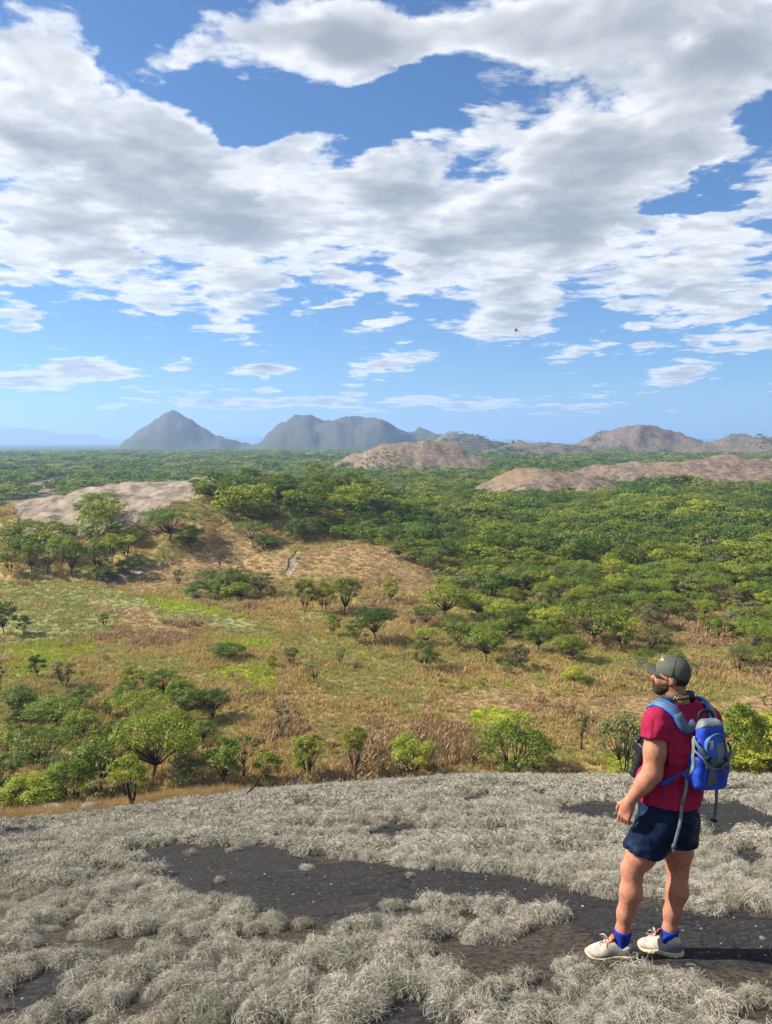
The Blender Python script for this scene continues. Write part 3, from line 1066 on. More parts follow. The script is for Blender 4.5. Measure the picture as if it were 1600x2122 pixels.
# trees one can point at: (pixel of the foot, pixel of the crown's top, width in pixels, kind, variant, leaf, label[, bark])
TREES = [
    (318, 1612, 1480, 190, 'wide', 0, 'green', 'broad umbrella-crowned tree with a dark forked trunk standing above the valley thicket'),
    (90, 1592, 1512, 170, 'wide', 1, 'green', 'flat-topped spreading tree with many thin limbs in the left thicket'),
    (2, 1650, 1555, 110, 'round2', 0, 'deep', 'dark green dense tree cut by the left edge beside the slab'),
    (150, 1668, 1560, 120, 'round', 1, 'green', 'leafy many-stemmed tree in the thicket behind the orange grass'),
    (60, 1676, 1600, 120, 'bush', 0, 'bright', 'pale green low bush at the foot of the left thicket'),
    (205, 1640, 1528, 120, 'round2', 1, 'green', 'full green tree between the flat-topped tree and the stump'),
    (222, 1680, 1585, 90, 'sparse', 2, 'grey', 'half-bare grey shrub with twisted stems beside the black stump'),
    (265, 1668, 1560, 90, 'umbrella2', 1, 'bright', 'light green tree rising right behind the black burnt stump'),
    (382, 1636, 1548, 90, 'round', 2, 'grey', 'rounded grey-green bush tree right of the umbrella tree'),
    (462, 1626, 1522, 90, 'round2', 2, 'green', 'thin-trunked green tree between the grey bush and the leaning branch'),
    (505, 1612, 1515, 60, 'slender', 0, 'green', 'narrow tree behind the leaning dead branch'),
    (551, 1616, 1545, 66, 'round2', 3, 'green', 'small leafy tree at the slab brow right of the leaning branch'),
    (640, 1610, 1512, 84, 'vase', 0, 'green', 'vase-shaped tree with fanned dark stems at the slab brow'),
    (738, 1604, 1494, 60, 'vase', 1, 'green', 'upright tree with a bright crown on thin stems at the slab brow'),
    (583, 1536, 1455, 42, 'slender', 1, 'grey', 'tall slender grey tree alone in the brown grass'),
    (795, 1606, 1545, 34, 'sparse', 0, 'twig', 'small dark twiggy shrub left of the round bright bush'),
    (853, 1608, 1513, 98, 'round', 3, 'bright', 'round bright green bush tree at the middle of the slab brow'),
    (901, 1606, 1532, 32, 'sparse', 1, 'twig', 'small brown twiggy tree touching the round bright bush'),
    (1066, 1600, 1474, 158, 'round', 0, 'green', 'largest round-crowned green tree with fanned stems on the brow'),
    (985, 1588, 1500, 50, 'sparse', 3, 'grey', 'thin grey half-bare tree left of the largest round tree'),
    (1110, 1600, 1560, 60, 'bare', 0, 'twig', 'low bare grey shrub under the largest round tree'),
    (1205, 1553, 1468, 38, 'slender', 2, 'grey', 'slender grey-green tree with two stems in the dry grass'),
    (1302, 1600, 1462, 112, 'sparse', 4, 'grey', 'open-crowned tree with leaning trunk just left of the walker', 'pale'),
    (1290, 1600, 1475, 100, 'umbrella2', 3, 'grey', 'airy grey-green tree with slanting limbs beside the walker'),
    (1395, 1560, 1450, 90, 'umbrella2', 4, 'bright', 'light green tree partly hidden behind the walker'),
    (1530, 1598, 1446, 130, 'bush', 2, 'green', 'tall leafy bush just right of the backpack'),
    (1600, 1600, 1470, 150, 'bush', 3, 'bright', 'broad bush cut by the right edge above the slab'),
    (1568, 1612, 1530, 120, 'bush', 4, 'bright', 'lower leafy bush on the brow right of the backpack'),
    (1490, 1608, 1540, 90, 'bush', 1, 'bright', 'low green bush peeping past the backpack'),
    (115, 1508, 1443, 130, 'umbrella', 1, 'green', 'low wide tree above the left thicket'),
    (295, 1500, 1432, 130, 'wide', 2, 'green', 'broad green tree behind the dark-trunked umbrella tree'),
    (380, 1525, 1468, 80, 'umbrella', 2, 'green', 'green tree right of the broad tree above the thicket'),
    (40, 1512, 1465, 50, 'bush', 3, 'deep', 'dark bush near the left edge above the thicket'),
    (420, 1540, 1490, 60, 'round2', 1, 'green', 'small round tree at the right end of the upper thicket'),
    (78, 1405, 1350, 36, 'round2', 2, 'deep', 'small dark tree alone on the yellow-green grass'),
    (134, 1425, 1362, 54, 'vase', 2, 'grey', 'grey-green forked tree right of the small dark tree'),
    (140, 1465, 1425, 40, 'bush', 1, 'grey', 'grey bush in front of the forked tree'),
    (0, 1432, 1375, 24, 'slender', 3, 'deep', 'dark slender tree at the left edge on the yellow-green grass'),
    (170, 1405, 1375, 16, 'bare', 1, 'twig', 'thin bare sapling stick right of the forked tree'),
    (8, 1315, 1240, 60, 'umbrella2', 0, 'deep', 'dark tree at the left edge of the meadow'),
    (50, 1312, 1270, 30, 'round2', 0, 'deep', 'short dark tree standing right of the meadow-edge tree'),
    (217, 1298, 1268, 26, 'vase', 0, 'green', 'lone small green tree in the pale meadow'),
    (605, 1380, 1337, 36, 'vase', 1, 'grey', 'small umbrella-shaped tree in the middle of the dry grass'),
    (652, 1416, 1348, 58, 'sparse', 2, 'grey', 'loose grey-green tree in the middle of the dry grass'),
    (560, 1383, 1355, 30, 'bush', 4, 'bright', 'small bright bush at the edge of the yellow patch'),
    (705, 1378, 1338, 28, 'vase', 2, 'grey', 'thin small tree right of the loose grey-green tree'),
    (738, 1388, 1358, 32, 'sparse', 1, 'grey', 'low sparse shrub right of the thin small tree'),
    (640, 1418, 1392, 18, 'sapling', 0, 'bright', 'bright sapling in front of the loose grey-green tree'),
    (470, 1365, 1330, 84, 'bush', 0, 'deep', 'low dark thicket bush on the brown rise of the valley floor'),
    (632, 1272, 1193, 46, 'umbrella2', 2, 'green', 'leftmost tall tree of the grove in front of the grass dome'),
    (672, 1270, 1200, 60, 'umbrella2', 1, 'green', 'second tree from the left in the grove before the grass dome'),
    (715, 1275, 1195, 74, 'umbrella', 0, 'green', 'fullest tree of the grove in front of the grass dome'),
    (688, 1318, 1268, 40, 'umbrella2', 4, 'bright', 'small bright tree standing ahead of the grove'),
    (778, 1328, 1250, 90, 'umbrella', 3, 'deep', 'dark spreading tree at the right of the grove'),
    (738, 1334, 1280, 50, 'umbrella2', 0, 'green', 'thin tree under the dark spreading tree of the grove'),
    (811, 1248, 1194, 40, 'round2', 3, 'bright', 'yellow-green tree alone against the grass dome'),
    (482, 1236, 1172, 74, 'umbrella2', 1, 'green', 'largest tree of the clump at the foot of the orange slope'),
    (456, 1182, 1142, 26, 'slender', 0, 'deep', 'small dark tree standing alone on the orange slope'),
    (340, 1160, 1135, 28, 'sparse', 4, 'grey', 'pale shrub alone on the orange slope'),
    (370, 1212, 1176, 30, 'vase', 1, 'grey', 'faint grey tree left of the clump under the orange slope'),
    (540, 1234, 1180, 60, 'umbrella', 2, 'grey', 'greyish tree at the right of the clump under the orange slope'),
    (410, 1242, 1200, 60, 'bush', 2, 'deep', 'dark bush at the left of the clump under the orange slope'),
    (450, 1236, 1196, 50, 'bush', 3, 'green', 'green bush beside the largest tree of the clump'),
    (524, 1128, 1080, 90, 'wide', 3, 'deep', 'dark flat-topped tree alone on the shoulder of the grey dome'),
    (548, 1140, 1105, 60, 'bush', 0, 'deep', 'dark bush below the flat-topped tree on the dome'),
    (352, 1120, 1050, 130, 'wide', 4, 'deep', 'large dark umbrella tree in the middle of the grey dome'),
    (395, 1130, 1085, 70, 'bush', 1, 'deep', 'dark bush at the right foot of the large dome umbrella tree'),
    (154, 1112, 1087, 62, 'wide', 0, 'deep', 'flat dark tree on the lower end of the bare grey dome'),
    (205, 1066, 1018, 80, 'wide', 1, 'green', 'green tree clump-head on the bare back of the grey dome'),
    (172, 1062, 1036, 50, 'bush', 2, 'green', 'low bush beside the tree on the bare dome'),
    (408, 1022, 992, 56, 'umbrella', 0, 'deep', 'first dark tree on the crest of the grey dome'),
    (462, 1024, 990, 50, 'umbrella2', 2, 'deep', 'second dark tree on the crest of the grey dome'),
    (515, 1030, 985, 60, 'umbrella', 3, 'deep', 'highest dark tree on the crest of the grey dome'),
    (575, 1046, 994, 70, 'umbrella2', 3, 'deep', 'last dark tree on the right of the dome crest'),
    (925, 1282, 1208, 112, 'umbrella', 1, 'bright', 'large yellow-green tree at the front of the wood'),
    (1010, 1256, 1176, 82, 'umbrella2', 1, 'deep', 'tall dark tree with straight trunk behind the yellow-green tree'),
    (1008, 1372, 1294, 84, 'umbrella', 2, 'green', 'big round-topped tree standing ahead of the wood in dry grass'),
    (880, 1388, 1322, 62, 'umbrella2', 3, 'green', 'smaller tree ahead of the wood, left of the big round-topped one'),
    (1118, 1348, 1290, 78, 'umbrella', 3, 'green', 'tree ahead of the wood, right of the big round-topped one'),
    (1235, 1335, 1243, 160, 'wide', 2, 'green', 'widest umbrella tree at the edge of the wood above the walker'),
    (1290, 1350, 1268, 80, 'umbrella2', 2, 'green', 'tree with pale stem at the right of the widest umbrella tree'),
    (948, 1342, 1286, 66, 'umbrella2', 0, 'green', 'tree between the yellow-green tree and the big round-topped one'),
    (1345, 1300, 1248, 64, 'bush', 4, 'grey', 'grey-leaved bush behind the widest umbrella tree'),
    (1350, 1345, 1296, 64, 'sparse', 3, 'grey', 'grey leafless-looking shrub straight above the cap'),
    (1365, 1335, 1290, 56, 'bush', 1, 'grey', 'grey shrub to the right of the leafless-looking one'),
    (915, 1428, 1400, 22, 'sapling', 1, 'bright', 'leftmost bright sapling in the open dry grass'),
    (957, 1428, 1410, 18, 'sapling', 2, 'bright', 'second bright sapling in the open dry grass'),
    (1003, 1424, 1403, 24, 'sapling', 0, 'green', 'third sapling from the left in the open dry grass'),
    (1047, 1398, 1368, 28, 'sapling', 1, 'bright', 'bright sapling below the tree ahead of the wood'),
    (1145, 1440, 1420, 20, 'sapling', 2, 'bright', 'yellowish sapling alone in the orange grass'),
    (1190, 1412, 1378, 56, 'bush', 3, 'bright', 'low bright bush spreading over the dry grass'),
    (1215, 1420, 1398, 36, 'bush', 0, 'green', 'small green bush joined to the low bright bush'),
    (1312, 1410, 1352, 60, 'sparse', 0, 'grey', 'slanting open shrub just left of the cap', 'pale'),
    (1290, 1428, 1398, 44, 'sparse', 2, 'bright', 'thin yellow-green shrub left of the face'),
    (1440, 1405, 1362, 40, 'sparse', 1, 'grey', 'open grey tree just right of the cap'),
    (1530, 1395, 1335, 60, 'sparse', 4, 'grey', 'grey open tree near the right edge in dry grass'),
    (1590, 1372, 1330, 40, 'bush', 2, 'green', 'green bush at the right edge on the dry grass'),
    (1585, 1462, 1440, 20, 'sapling', 0, 'green', 'small sapling near the right edge in the orange grass'),
    (22, 1190, 1130, 50, 'umbrella2', 1, 'green', 'leftmost tree on the slope under the grey dome'),
    (66, 1188, 1118, 44, 'umbrella2', 2, 'green', 'slim tree second from the left under the grey dome'),
    (100, 1192, 1124, 44, 'slender', 1, 'green', 'narrow tree third from the left under the grey dome'),
    (150, 1196, 1118, 64, 'umbrella', 0, 'green', 'fullest tree on the slope under the grey dome'),
    (202, 1186, 1112, 56, 'umbrella2', 3, 'green', 'tree right of the fullest one under the grey dome'),
    (232, 1165, 1100, 50, 'umbrella2', 4, 'bright', 'bright tree at the right of the trees under the grey dome'),
    (130, 1165, 1105, 60, 'umbrella', 1, 'green', 'tree behind the fullest one under the grey dome'),
    (262, 1158, 1105, 60, 'round2', 2, 'bright', 'light tree nearest the orange slope under the grey dome'),
    (270, 1190, 1150, 60, 'bush', 4, 'deep', 'dark bush by the wet black rock under the dome'),
    (215, 1205, 1170, 56, 'bush', 0, 'deep', 'dark bush at the meadow edge under the dome'),
]
for row in TREES:
    px, py, ptop, pw, kind, var, leaf, lab = row[:8]
    lo = 46 if py < 1690 else 6
    p = at(px, py, lo=lo)
    depth = p.y / (math.cos(PITCH) + (1061 - py) / FPX * math.sin(PITCH)) if p.y else 1
    hgt = (py - ptop) * depth / FPX * 1.02
    wid = pw * depth / FPX
    tree(kind, var, leaf, (p.x, p.y, p.z - 0.05), hgt, wid, random.uniform(0, 6.28), lab, None, BARK_PALE if len(row) > 8 else None)

# ---- the wood: where it stands
WOOD = [poly(p) for p in (
    [(630, 1020), (760, 1000), (900, 1030), (1100, 1040), (1600, 1030), (1620, 1330), (1480, 1330), (1400, 1300), (1330, 1290), (1180, 1320), (1060, 1330), (980, 1290),
     (900, 1215), (860, 1180), (760, 1128), (650, 1118), (590, 1130), (560, 1085), (480, 1075), (400, 1060), (410, 1010), (460, 1000), (560, 1005)],
    [(0, 1120), (110, 1110), (180, 1100), (290, 1085), (300, 1130), (260, 1165), (170, 1195), (60, 1180), (0, 1195)],
)]
OPENWOOD = [poly(p) for p in (
    [(960, 1300), (1060, 1325), (1180, 1330), (1330, 1300), (1600, 1330), (1620, 1400), (1400, 1380), (1200, 1390), (1000, 1400), (860, 1390), (800, 1340), (880, 1280)],
    [(380, 1215), (560, 1215), (600, 1240), (420, 1250)],
    [(0, 1470), (180, 1440), (400, 1440), (440, 1540), (430, 1620), (300, 1640), (150, 1675), (0, 1680)],
)]


def wood_mask(x, y):
    r = np.hypot(x, y)
    top, rock = hill_parts(x, y)
    m = np.zeros(x.shape, bool)
    for i, P in enumerate(WOOD):
        m |= wobbly(P, x, y, 20, 8, i) & (r < 520)
    dome = (top > 1.5) & (r < 520)
    m |= (r > 395) & ~dome
    bare = (rock > 0.25) & (r > 500)
    # trees in the creases of the bare hills
    crease = (fbm(x / 60, y / 60, 3, 131) > np.where(r < 1000, 0.42, 0.27))
    m &= ~(bare & ~crease)
    for P in PATCHES:
        m &= ~wobbly(P, x, y, 12, 6, 3)
    return m


def plant_wood():
    g = np.random.default_rng(77)
    taken = np.array(TREE_SPOTS)
    # near part: every tree its own
    cand = []
    for P, step, dens in [(WOOD[0], 6.2, 1.0), (WOOD[1], 5.6, 0.62), (OPENWOOD[0], 6.4, 0.42), (OPENWOOD[1], 5.0, 0.7), (OPENWOOD[2], 3.8, 0.56)]:
        lo, hi = P.min(0), P.max(0)
        hi = np.minimum(hi, (260, 520))
        x, y = jitter_grid(lo[0], hi[0], lo[1], hi[1], step, g)
        k = wobbly(P, x, y, 12, 5) & (np.hypot(x, y) > 84) & (g.uniform(0, 1, x.shape) < dens) & (np.abs(x) < 0.56 * y)
        for a, b_ in zip(x[k], y[k]):
            if np.min(np.hypot(taken[:, 0] - a, taken[:, 1] - b_) - taken[:, 2]) > 1.5:
                cand.append((math.hypot(a, b_), a, b_))
    cand.sort()
    return cand


cand = plant_wood()
NEAR_WOOD = cand[:250]
# shared labels for trees that nothing tells apart
for r_, x_, y_ in NEAR_WOOD:
    q = random.random()
    z_ = float(height(np.array([x_]), np.array([y_]))[0])
    left = x_ < -20 and r_ < 160
    tone = {'green': 'mid-green', 'deep': 'dark green', 'bright': 'yellow-green', 'grey': 'grey-green'}
    form = {'umbrella': 'flat-crowned tree', 'umbrella2': 'narrow tree', 'wide': 'wide-crowned tree', 'round2': 'round tree', 'bush': 'bush', 'sparse': 'open shrub'}
    if left:
        kind, leaf = random.choice([('umbrella2', 'green'), ('round2', 'green'), ('umbrella2', 'deep'), ('bush', 'bright'), ('bush', 'green'), ('sparse', 'grey'), ('umbrella', 'deep'), ('umbrella', 'green')])
        h_ = random.uniform(3.2, 5.8) * (0.6 if kind == 'bush' else 1)
        where, grp = 'crowded in the thicket below the left of the slab', 'thicket below the left of the slab'
    else:
        kind, leaf = random.choice([('umbrella', 'green'), ('umbrella', 'deep'), ('umbrella2', 'green'), ('umbrella2', 'bright'), ('wide', 'green'), ('wide', 'deep'), ('umbrella', 'bright'), ('round2', 'grey'), ('bush', 'green'), ('umbrella2', 'grey')])
        h_ = random.uniform(4.8, 8.2) * (0.55 if kind == 'bush' else 1) * (0.85 if r_ < 215 else 1) * (0.82 if x_ < -5 else 1)
        if x_ < -60:
            where = 'on the slope under the bare grey dome'
        elif x_ < -5:
            where = 'on the wooded shoulder of the grey dome'
        elif r_ < 215:
            where = 'scattered before the front of the wood'
        elif x_ < 60:
            where = 'in the wood right of the grass dome'
        else:
            where = 'in the wood at the right above the walker'
        grp = 'trees of the near wood'
    lab = tone[leaf] + ' ' + form[kind] + ' ' + where
    tree(kind, random.randrange(5), leaf, (x_, y_, z_ - 0.1), h_, None, random.uniform(0, 6.28), lab, grp, random.choice([BARK, BARK, BARK_PALE]), 'bush' if kind in ('bush', 'sparse') else 'tree')


# the rest of the wood, out to the hills, is one mass
def lowpoly_tree(kind, var, leaf, cut, grow):
    tr, lv, lf, cache = shape(kind, var)
    n = len(lf)
    q = lv.reshape(n, 4, 3)[::cut]
    c = q.mean(1, keepdims=True)
    q = (c + (q - c) * grow).reshape(-1, 3)
    f = (np.arange(len(q) // 4)[:, None] * 4 + np.arange(4)[None]).tolist()
    me = mesh_from('wood_tree', q, f, LEAF[leaf], False)
    return me


def far_wood():
    g = np.random.default_rng(99)
    P, I, SC, RT = [], [], [], []
    protos = []
    combos = [('umbrella', 0, 'green'), ('umbrella', 2, 'deep'), ('umbrella2', 1, 'green'), ('wide', 3, 'green'), ('wide', 1, 'deep'), ('umbrella2', 3, 'bright'), ('umbrella', 4, 'bright'), ('round2', 2, 'grey')]
    for cut, grow in ((3, 1.65), (7, 2.5), (17, 3.9)):
        for kd, vr_, lf_ in combos:
            protos.append(source('wood_tree', lowpoly_tree(kd, vr_, lf_, cut, grow)))
    start = NEAR_WOOD[-1][0] if NEAR_WOOD else 250
    rest = np.array([(a, b_) for _, a, b_ in cand[250:]])
    for lod, (r0, r1, step) in enumerate(((250, 560, 5.8), (560, 1150, 6.8), (1150, 3600, 12.0))):
        x, y = jitter_grid(-0.56 * r1 - 20, 0.56 * r1 + 20, r0 * 0.85, r1, step, g)
        r = np.hypot(x, y)
        k = (r >= r0) & (r < r1) & (np.abs(x) < 0.55 * y + 15)
        x, y, r = x[k], y[k], r[k]
        k = wood_mask(x, y) & (fbm(x / 22, y / 22, 3, 171) > -0.30)
        if lod == 0:
            k &= (r > 395)
        x, y, r = x[k], y[k], r[k]
        if lod == 0 and len(rest):
            x, y = np.concatenate([x, rest[:, 0]]), np.concatenate([y, rest[:, 1]])
            r = np.hypot(x, y)
        z = height(x, y)
        tops, _ = hill_parts(x, y)
        s = g.uniform(4.8, 8.8, x.shape) * np.where((tops > 6) & (r > 500), 0.55, 1.0) * (1 + 0.35 * fbm(x / 60, y / 60, 2, 141)) * (1.0, 1.05, 1.25)[lod]
        s = s * np.exp(g.normal(0, 0.18, x.shape))
        w = s * g.uniform(0.75, 1.3, x.shape) * (1.0, 1.0, 1.45)[lod]
        P.append(np.stack([x, y, z - 0.2], -1))
        mixv = fbm(x / 70, y / 70, 3, 151)
        pick = np.where(mixv > 0.1, g.choice([1, 4, 1, 0], x.shape), g.choice([0, 2, 3, 5, 6, 0, 2, 3, 7, 4], x.shape))
        I.append(lod * len(combos) + pick)
        SC.append(np.stack([w, w, s], -1))
        RT.append(np.stack([0 * x, 0 * x, g.uniform(0, 6.28, x.shape)], -1))
    P, I, SC, RT = (np.concatenate(q) for q in (P, I, SC, RT))
    scatter('forest', 'unbroken miombo forest spreading over the plain to the hills', P, protos, I, SC, RT)


far_wood()


# ------------------------------------------------------------------ the walker
def surface_net(fn, lo, hi, h, relax=1):
    """closed smooth surface where fn(points) = 0"""
    ax = [np.arange(lo[i], hi[i] + h, h, dtype=np.float32) for i in range(3)]
    X, Y, Z = np.meshgrid(*ax, indexing='ij')
    v = fn(np.stack([X, Y, Z], -1)).astype(np.float32)
    s = v < 0
    n = np.array(v.shape)
    cs = tuple(n - 1)
    acc = np.zeros(cs + (3,), np.float32)
    cnt = np.zeros(cs, np.float32)
    corners = [(i, j, k) for i in (0, 1) for j in (0, 1) for k in (0, 1)]

    def sl(c):
        return tuple(slice(c[q], n[q] - 1 + c[q]) for q in range(3))
    for c in corners:
        for axis in range(3):
            if c[axis] == 0:
                d = list(c); d[axis] = 1
                va, vb = v[sl(c)], v[sl(tuple(d))]
                cross = (va < 0) != (vb < 0)
                t = np.where(cross, va / np.where(cross, va - vb, 1), 0)
                for q in range(3):
                    acc[..., q] += np.where(cross, c[q] + (t if q == axis else 0), 0)
                cnt += cross
    act = cnt > 0
    idx = -np.ones(cs, np.int64)
    idx[act] = np.arange(act.sum())
    ijk = np.stack(np.nonzero(act), -1)
    P = (ijk + acc[act] / cnt[act][:, None]) * h + np.array(lo)
    F = []
    for axis in range(3):
        d = [0, 0, 0]; d[axis] = 1
        a_ = s[tuple(slice(0, n[q] - d[q]) for q in range(3))]
        b_ = s[tuple(slice(d[q], n[q]) for q in range(3))]
        e = np.stack(np.nonzero(a_ != b_), -1)
        u, w = [(1, 2), (2, 0), (0, 1)][axis]
        ok = (e[:, u] > 0) & (e[:, w] > 0) & (e[:, u] < n[u] - 1) & (e[:, w] < n[w] - 1)
        e = e[ok]
        flip = ~a_[tuple(e.T)]
        q = []
        for du, dw in ((0, 0), (-1, 0), (-1, -1), (0, -1)):
            c = e.copy(); c[:, u] += du; c[:, w] += dw
            q.append(idx[tuple(c.T)])
        q = np.stack(q, -1)
        q[flip] = q[flip][:, ::-1]
        F.append(q)
    F = np.concatenate(F)
    for _ in range(relax):
        sm = np.zeros_like(P); ct = np.zeros(len(P))
        for a_, b_ in ((0, 1), (1, 2), (2, 3), (3, 0)):
            np.add.at(sm, F[:, a_], P[F[:, b_]]); np.add.at(ct, F[:, a_], 1)
            np.add.at(sm, F[:, b_], P[F[:, a_]]); np.add.at(ct, F[:, b_], 1)
        P = P * 0.5 + 0.5 * sm / np.maximum(ct, 1)[:, None]
    return P, F[:, ::-1]


def V(*a):
    return np.array(a, np.float32)


def rcone(p, a, b, r1, r2):
    """round cone between two points"""
    ba = b - a
    l2 = float(ba @ ba)
    pa = p - a
    t = np.clip((pa @ ba) / l2, 0, 1)
    d = np.linalg.norm(pa - t[..., None] * ba, axis=-1)
    return d - (r1 + (r2 - r1) * t)


def chain(p, pts, k=0.02):
    d = None
    for (a, r1), (b, r2) in zip(pts[:-1], pts[1:]):
        e = rcone(p, a, b, r1, r2)
        d = e if d is None else smin(d, e, k)
    return d


def smin(a, b, k):
    h = np.clip(0.5 + 0.5 * (b - a) / k, 0, 1)
    return b + (a - b) * h - k * h * (1 - h)


def sub(a, b, k=0.004):
    """a without b"""
    return -smin(-a, b, k)


def frame(yaw, pitch=0.0, roll=0.0):
    """columns: right, forward, up of someone turned left by yaw from straight ahead (+y); pitch > 0 nods down"""
    f = V(-math.sin(yaw) * math.cos(pitch), math.cos(yaw) * math.cos(pitch), -math.sin(pitch))
    r = V(math.cos(yaw), math.sin(yaw), 0)
    u = np.cross(r, f)
    if roll:
        r, u = r * math.cos(roll) + u * math.sin(roll), u * math.cos(roll) - r * math.sin(roll)
    return np.stack([r, f, u], 1)


def ell(p, c, rr, M=None):
    q = p - c
    if M is not None:
        q = q @ M
    rr = V(*rr)
    k0 = np.linalg.norm(q / rr, axis=-1)
    k1 = np.linalg.norm(q / (rr * rr), axis=-1)
    return k0 * (k0 - 1) / np.maximum(k1, 1e-6)


def rbox(p, c, hh, r, M=None):
    q = p - c
    if M is not None:
        q = q @ M
    q = np.abs(q) - (V(*hh) - r)
    return np.linalg.norm(np.maximum(q, 0), axis=-1) + np.minimum(q.max(-1), 0) - r


def noise3(p, seed=0):
    i = np.floor(p)
    f = p - i
    f = f * f * (3 - 2 * f)
    out_ = 0
    ix, iy, iz = (i[..., q].astype(np.int64) for q in range(3))
    for c in range(8):
        a, b_, d = c & 1, (c >> 1) & 1, c >> 2
        h = _hash(ix + a + (iz + d) * 57, iy + b_ + (iz + d) * 131, seed)
        out_ = out_ + h * (f[..., 0] if a else 1 - f[..., 0]) * (f[..., 1] if b_ else 1 - f[..., 1]) * (f[..., 2] if d else 1 - f[..., 2])
    return out_ - 0.5


def spot(px, py, F):
    """the point seen at a pixel, F metres ahead"""
    s, t = pix(px, py)
    return V(s * F, F, t * F)


FL = at(1290, 1981)                 # ground under each shoe
FR = at(1375, 1972)
O = V(0.5 * (FL.x + FR.x), 0.5 * (FL.y + FR.y), 0.5 * (FL.z + FR.z))
D0 = float(O[1])
YAW = rad(26)
B = frame(YAW, rad(-2))             # the trunk's own axes
HS = 0.86                           # size of the head against the average
RIGHT, FWD, UP = B[:, 0], B[:, 1], B[:, 2]
pelvis = spot(1381, 1704, D0 + 0.05) - O
chest = spot(1412, 1536, D0 + 0.06) - O
neck = spot(1403, 1449, D0 + 0.06) - O
head = spot(1391, 1402, D0 + 0.085) - O
HM = frame(rad(64), rad(-4))
hR, hF, hU = HM[:, 0], HM[:, 1], HM[:, 2]
sh_l = chest - RIGHT * 0.185 + V(0, 0, 0.130)
sh_r = chest + RIGHT * 0.192 + V(0, 0, 0.088)
el_l = spot(1352, 1602, float((sh_l + O)[1]) - 0.055) - O
wr_l = spot(1304, 1662, float((sh_l + O)[1]) - 0.02) - O
el_r = sh_r + V(0.045, 0.03, -0.29)
wr_r = el_r + V(-0.10, 0.16, -0.17)
hip_l = pelvis - RIGHT * 0.095 + V(0, 0, -0.03)
hip_r = pelvis + RIGHT * 0.095 + V(0, 0, -0.03)
kn_l = spot(1311, 1803, FL.y + 0.03) - O
an_l = spot(1291, 1928, FL.y + 0.0) - O
kn_r = spot(1406, 1802, FR.y + 0.075) - O
an_r = spot(1388, 1926, FR.y + 0.03) - O


def torso(p, o=0.0):
    d = ell(p, chest + V(0, 0, -0.01), (0.205 + o, 0.150 + o, 0.215 + o), B)
    d = smin(d, ell(p, (chest * 0.35 + pelvis * 0.65) + FWD * 0.030, (0.185 + o, 0.160 + o, 0.20 + o), B), 0.07)
    d = smin(d, ell(p, pelvis + V(0, 0, -0.01) - FWD * 0.012, (0.178 + o, 0.140 + o, 0.15 + o), B), 0.06)
    d = smin(d, rcone(p, sh_l, sh_r, 0.068 + o, 0.068 + o), 0.07)
    d = smin(d, chain(p, [(sh_l + V(0, 0, 0.01), 0.05 + o), (neck + V(0, 0, -0.005), 0.062 + o), (sh_r + V(0, 0, 0.01), 0.05 + o)], 0.03), 0.05)
    return d


def arm(p, s, e, w, o=0.0):
    mid = e * 0.55 + w * 0.45
    d = chain(p, [(s, 0.070 + o), (s * 0.45 + e * 0.55, 0.060 + o), (e, 0.053 + o)], 0.03)
    d = smin(d, chain(p, [(e, 0.049 + o), (e * 0.68 + w * 0.32, 0.051 + o), (w, 0.030 + o)], 0.02), 0.03)
    return d


def leg(p, h, k, a, o=0.0):
    fwd = FWD * 0.012
    back = -V(float(FWD[0]), float(FWD[1]), 0)
    d = chain(p, [(h, 0.100 + o), (h * 0.4 + k * 0.6, 0.080 + o), (k + fwd, 0.0595 + o)], 0.03)
    calf = k * 0.66 + a * 0.34 + back * 0.014
    d = smin(d, chain(p, [(k, 0.057 + o), (calf, 0.060 + o), (k * 0.28 + a * 0.72, 0.046 + o), (a, 0.038 + o), (a + V(0, 0, -0.045), 0.034 + o)], 0.03), 0.03)
    return d


def skull(p):
    p = head + (p - head) / HS
    d = ell(p, head + hU * 0.018 - hF * 0.012, (0.079, 0.100, 0.105), HM)
    d = smin(d, ell(p, head - hU * 0.045 + hF * 0.030, (0.060, 0.072, 0.078), HM), 0.04)           # face and jaw
    d = smin(d, ell(p, head - hU * 0.098 + hF * 0.066, (0.030, 0.026, 0.022), HM), 0.03)           # chin
    d = smin(d, rcone(p, head + hU * 0.012 + hF * 0.092, head - hU * 0.032 + hF * 0.116, 0.009, 0.0145), 0.012)   # nose
    d = smin(d, rcone(p, head + hU * 0.030 + hF * 0.084 - hR * 0.034, head + hU * 0.030 + hF * 0.084 + hR * 0.034, 0.013, 0.013), 0.02)  # brow
    for sgn in (-1, 1):
        d = smin(d, ell(p, head - hU * 0.022 + hF * 0.070 + hR * 0.044 * sgn, (0.022, 0.020, 0.022), HM), 0.02)   # cheek
        d = sub(d, ell(p, head + hU * 0.006 + hF * 0.100 + hR * 0.034 * sgn, (0.017, 0.013, 0.011), HM), 0.012)   # eye socket
        ear = ell(p, head - hU * 0.004 - hF * 0.012 + hR * 0.083 * sgn, (0.010, 0.021, 0.033), HM)
        ear = sub(ear, ell(p, head - hU * 0.002 - hF * 0.008 + hR * 0.095 * sgn, (0.010, 0.011, 0.020), HM), 0.006)
        d = smin(d, ear, 0.006)
    d = smin(d, rcone(p, head - hU * 0.064 + hF * 0.098 - hR * 0.02, head - hU * 0.064 + hF * 0.098 + hR * 0.02, 0.008, 0.008), 0.012)   # lips
    return d * HS


def neck_sdf(p, o=0.0):
    return chain(p, [(head - hU * 0.05 - hF * 0.02, 0.060 + o), (neck + V(0, 0, -0.03), 0.066 + o), (chest + V(0, 0, 0.10), 0.07 + o)], 0.03)


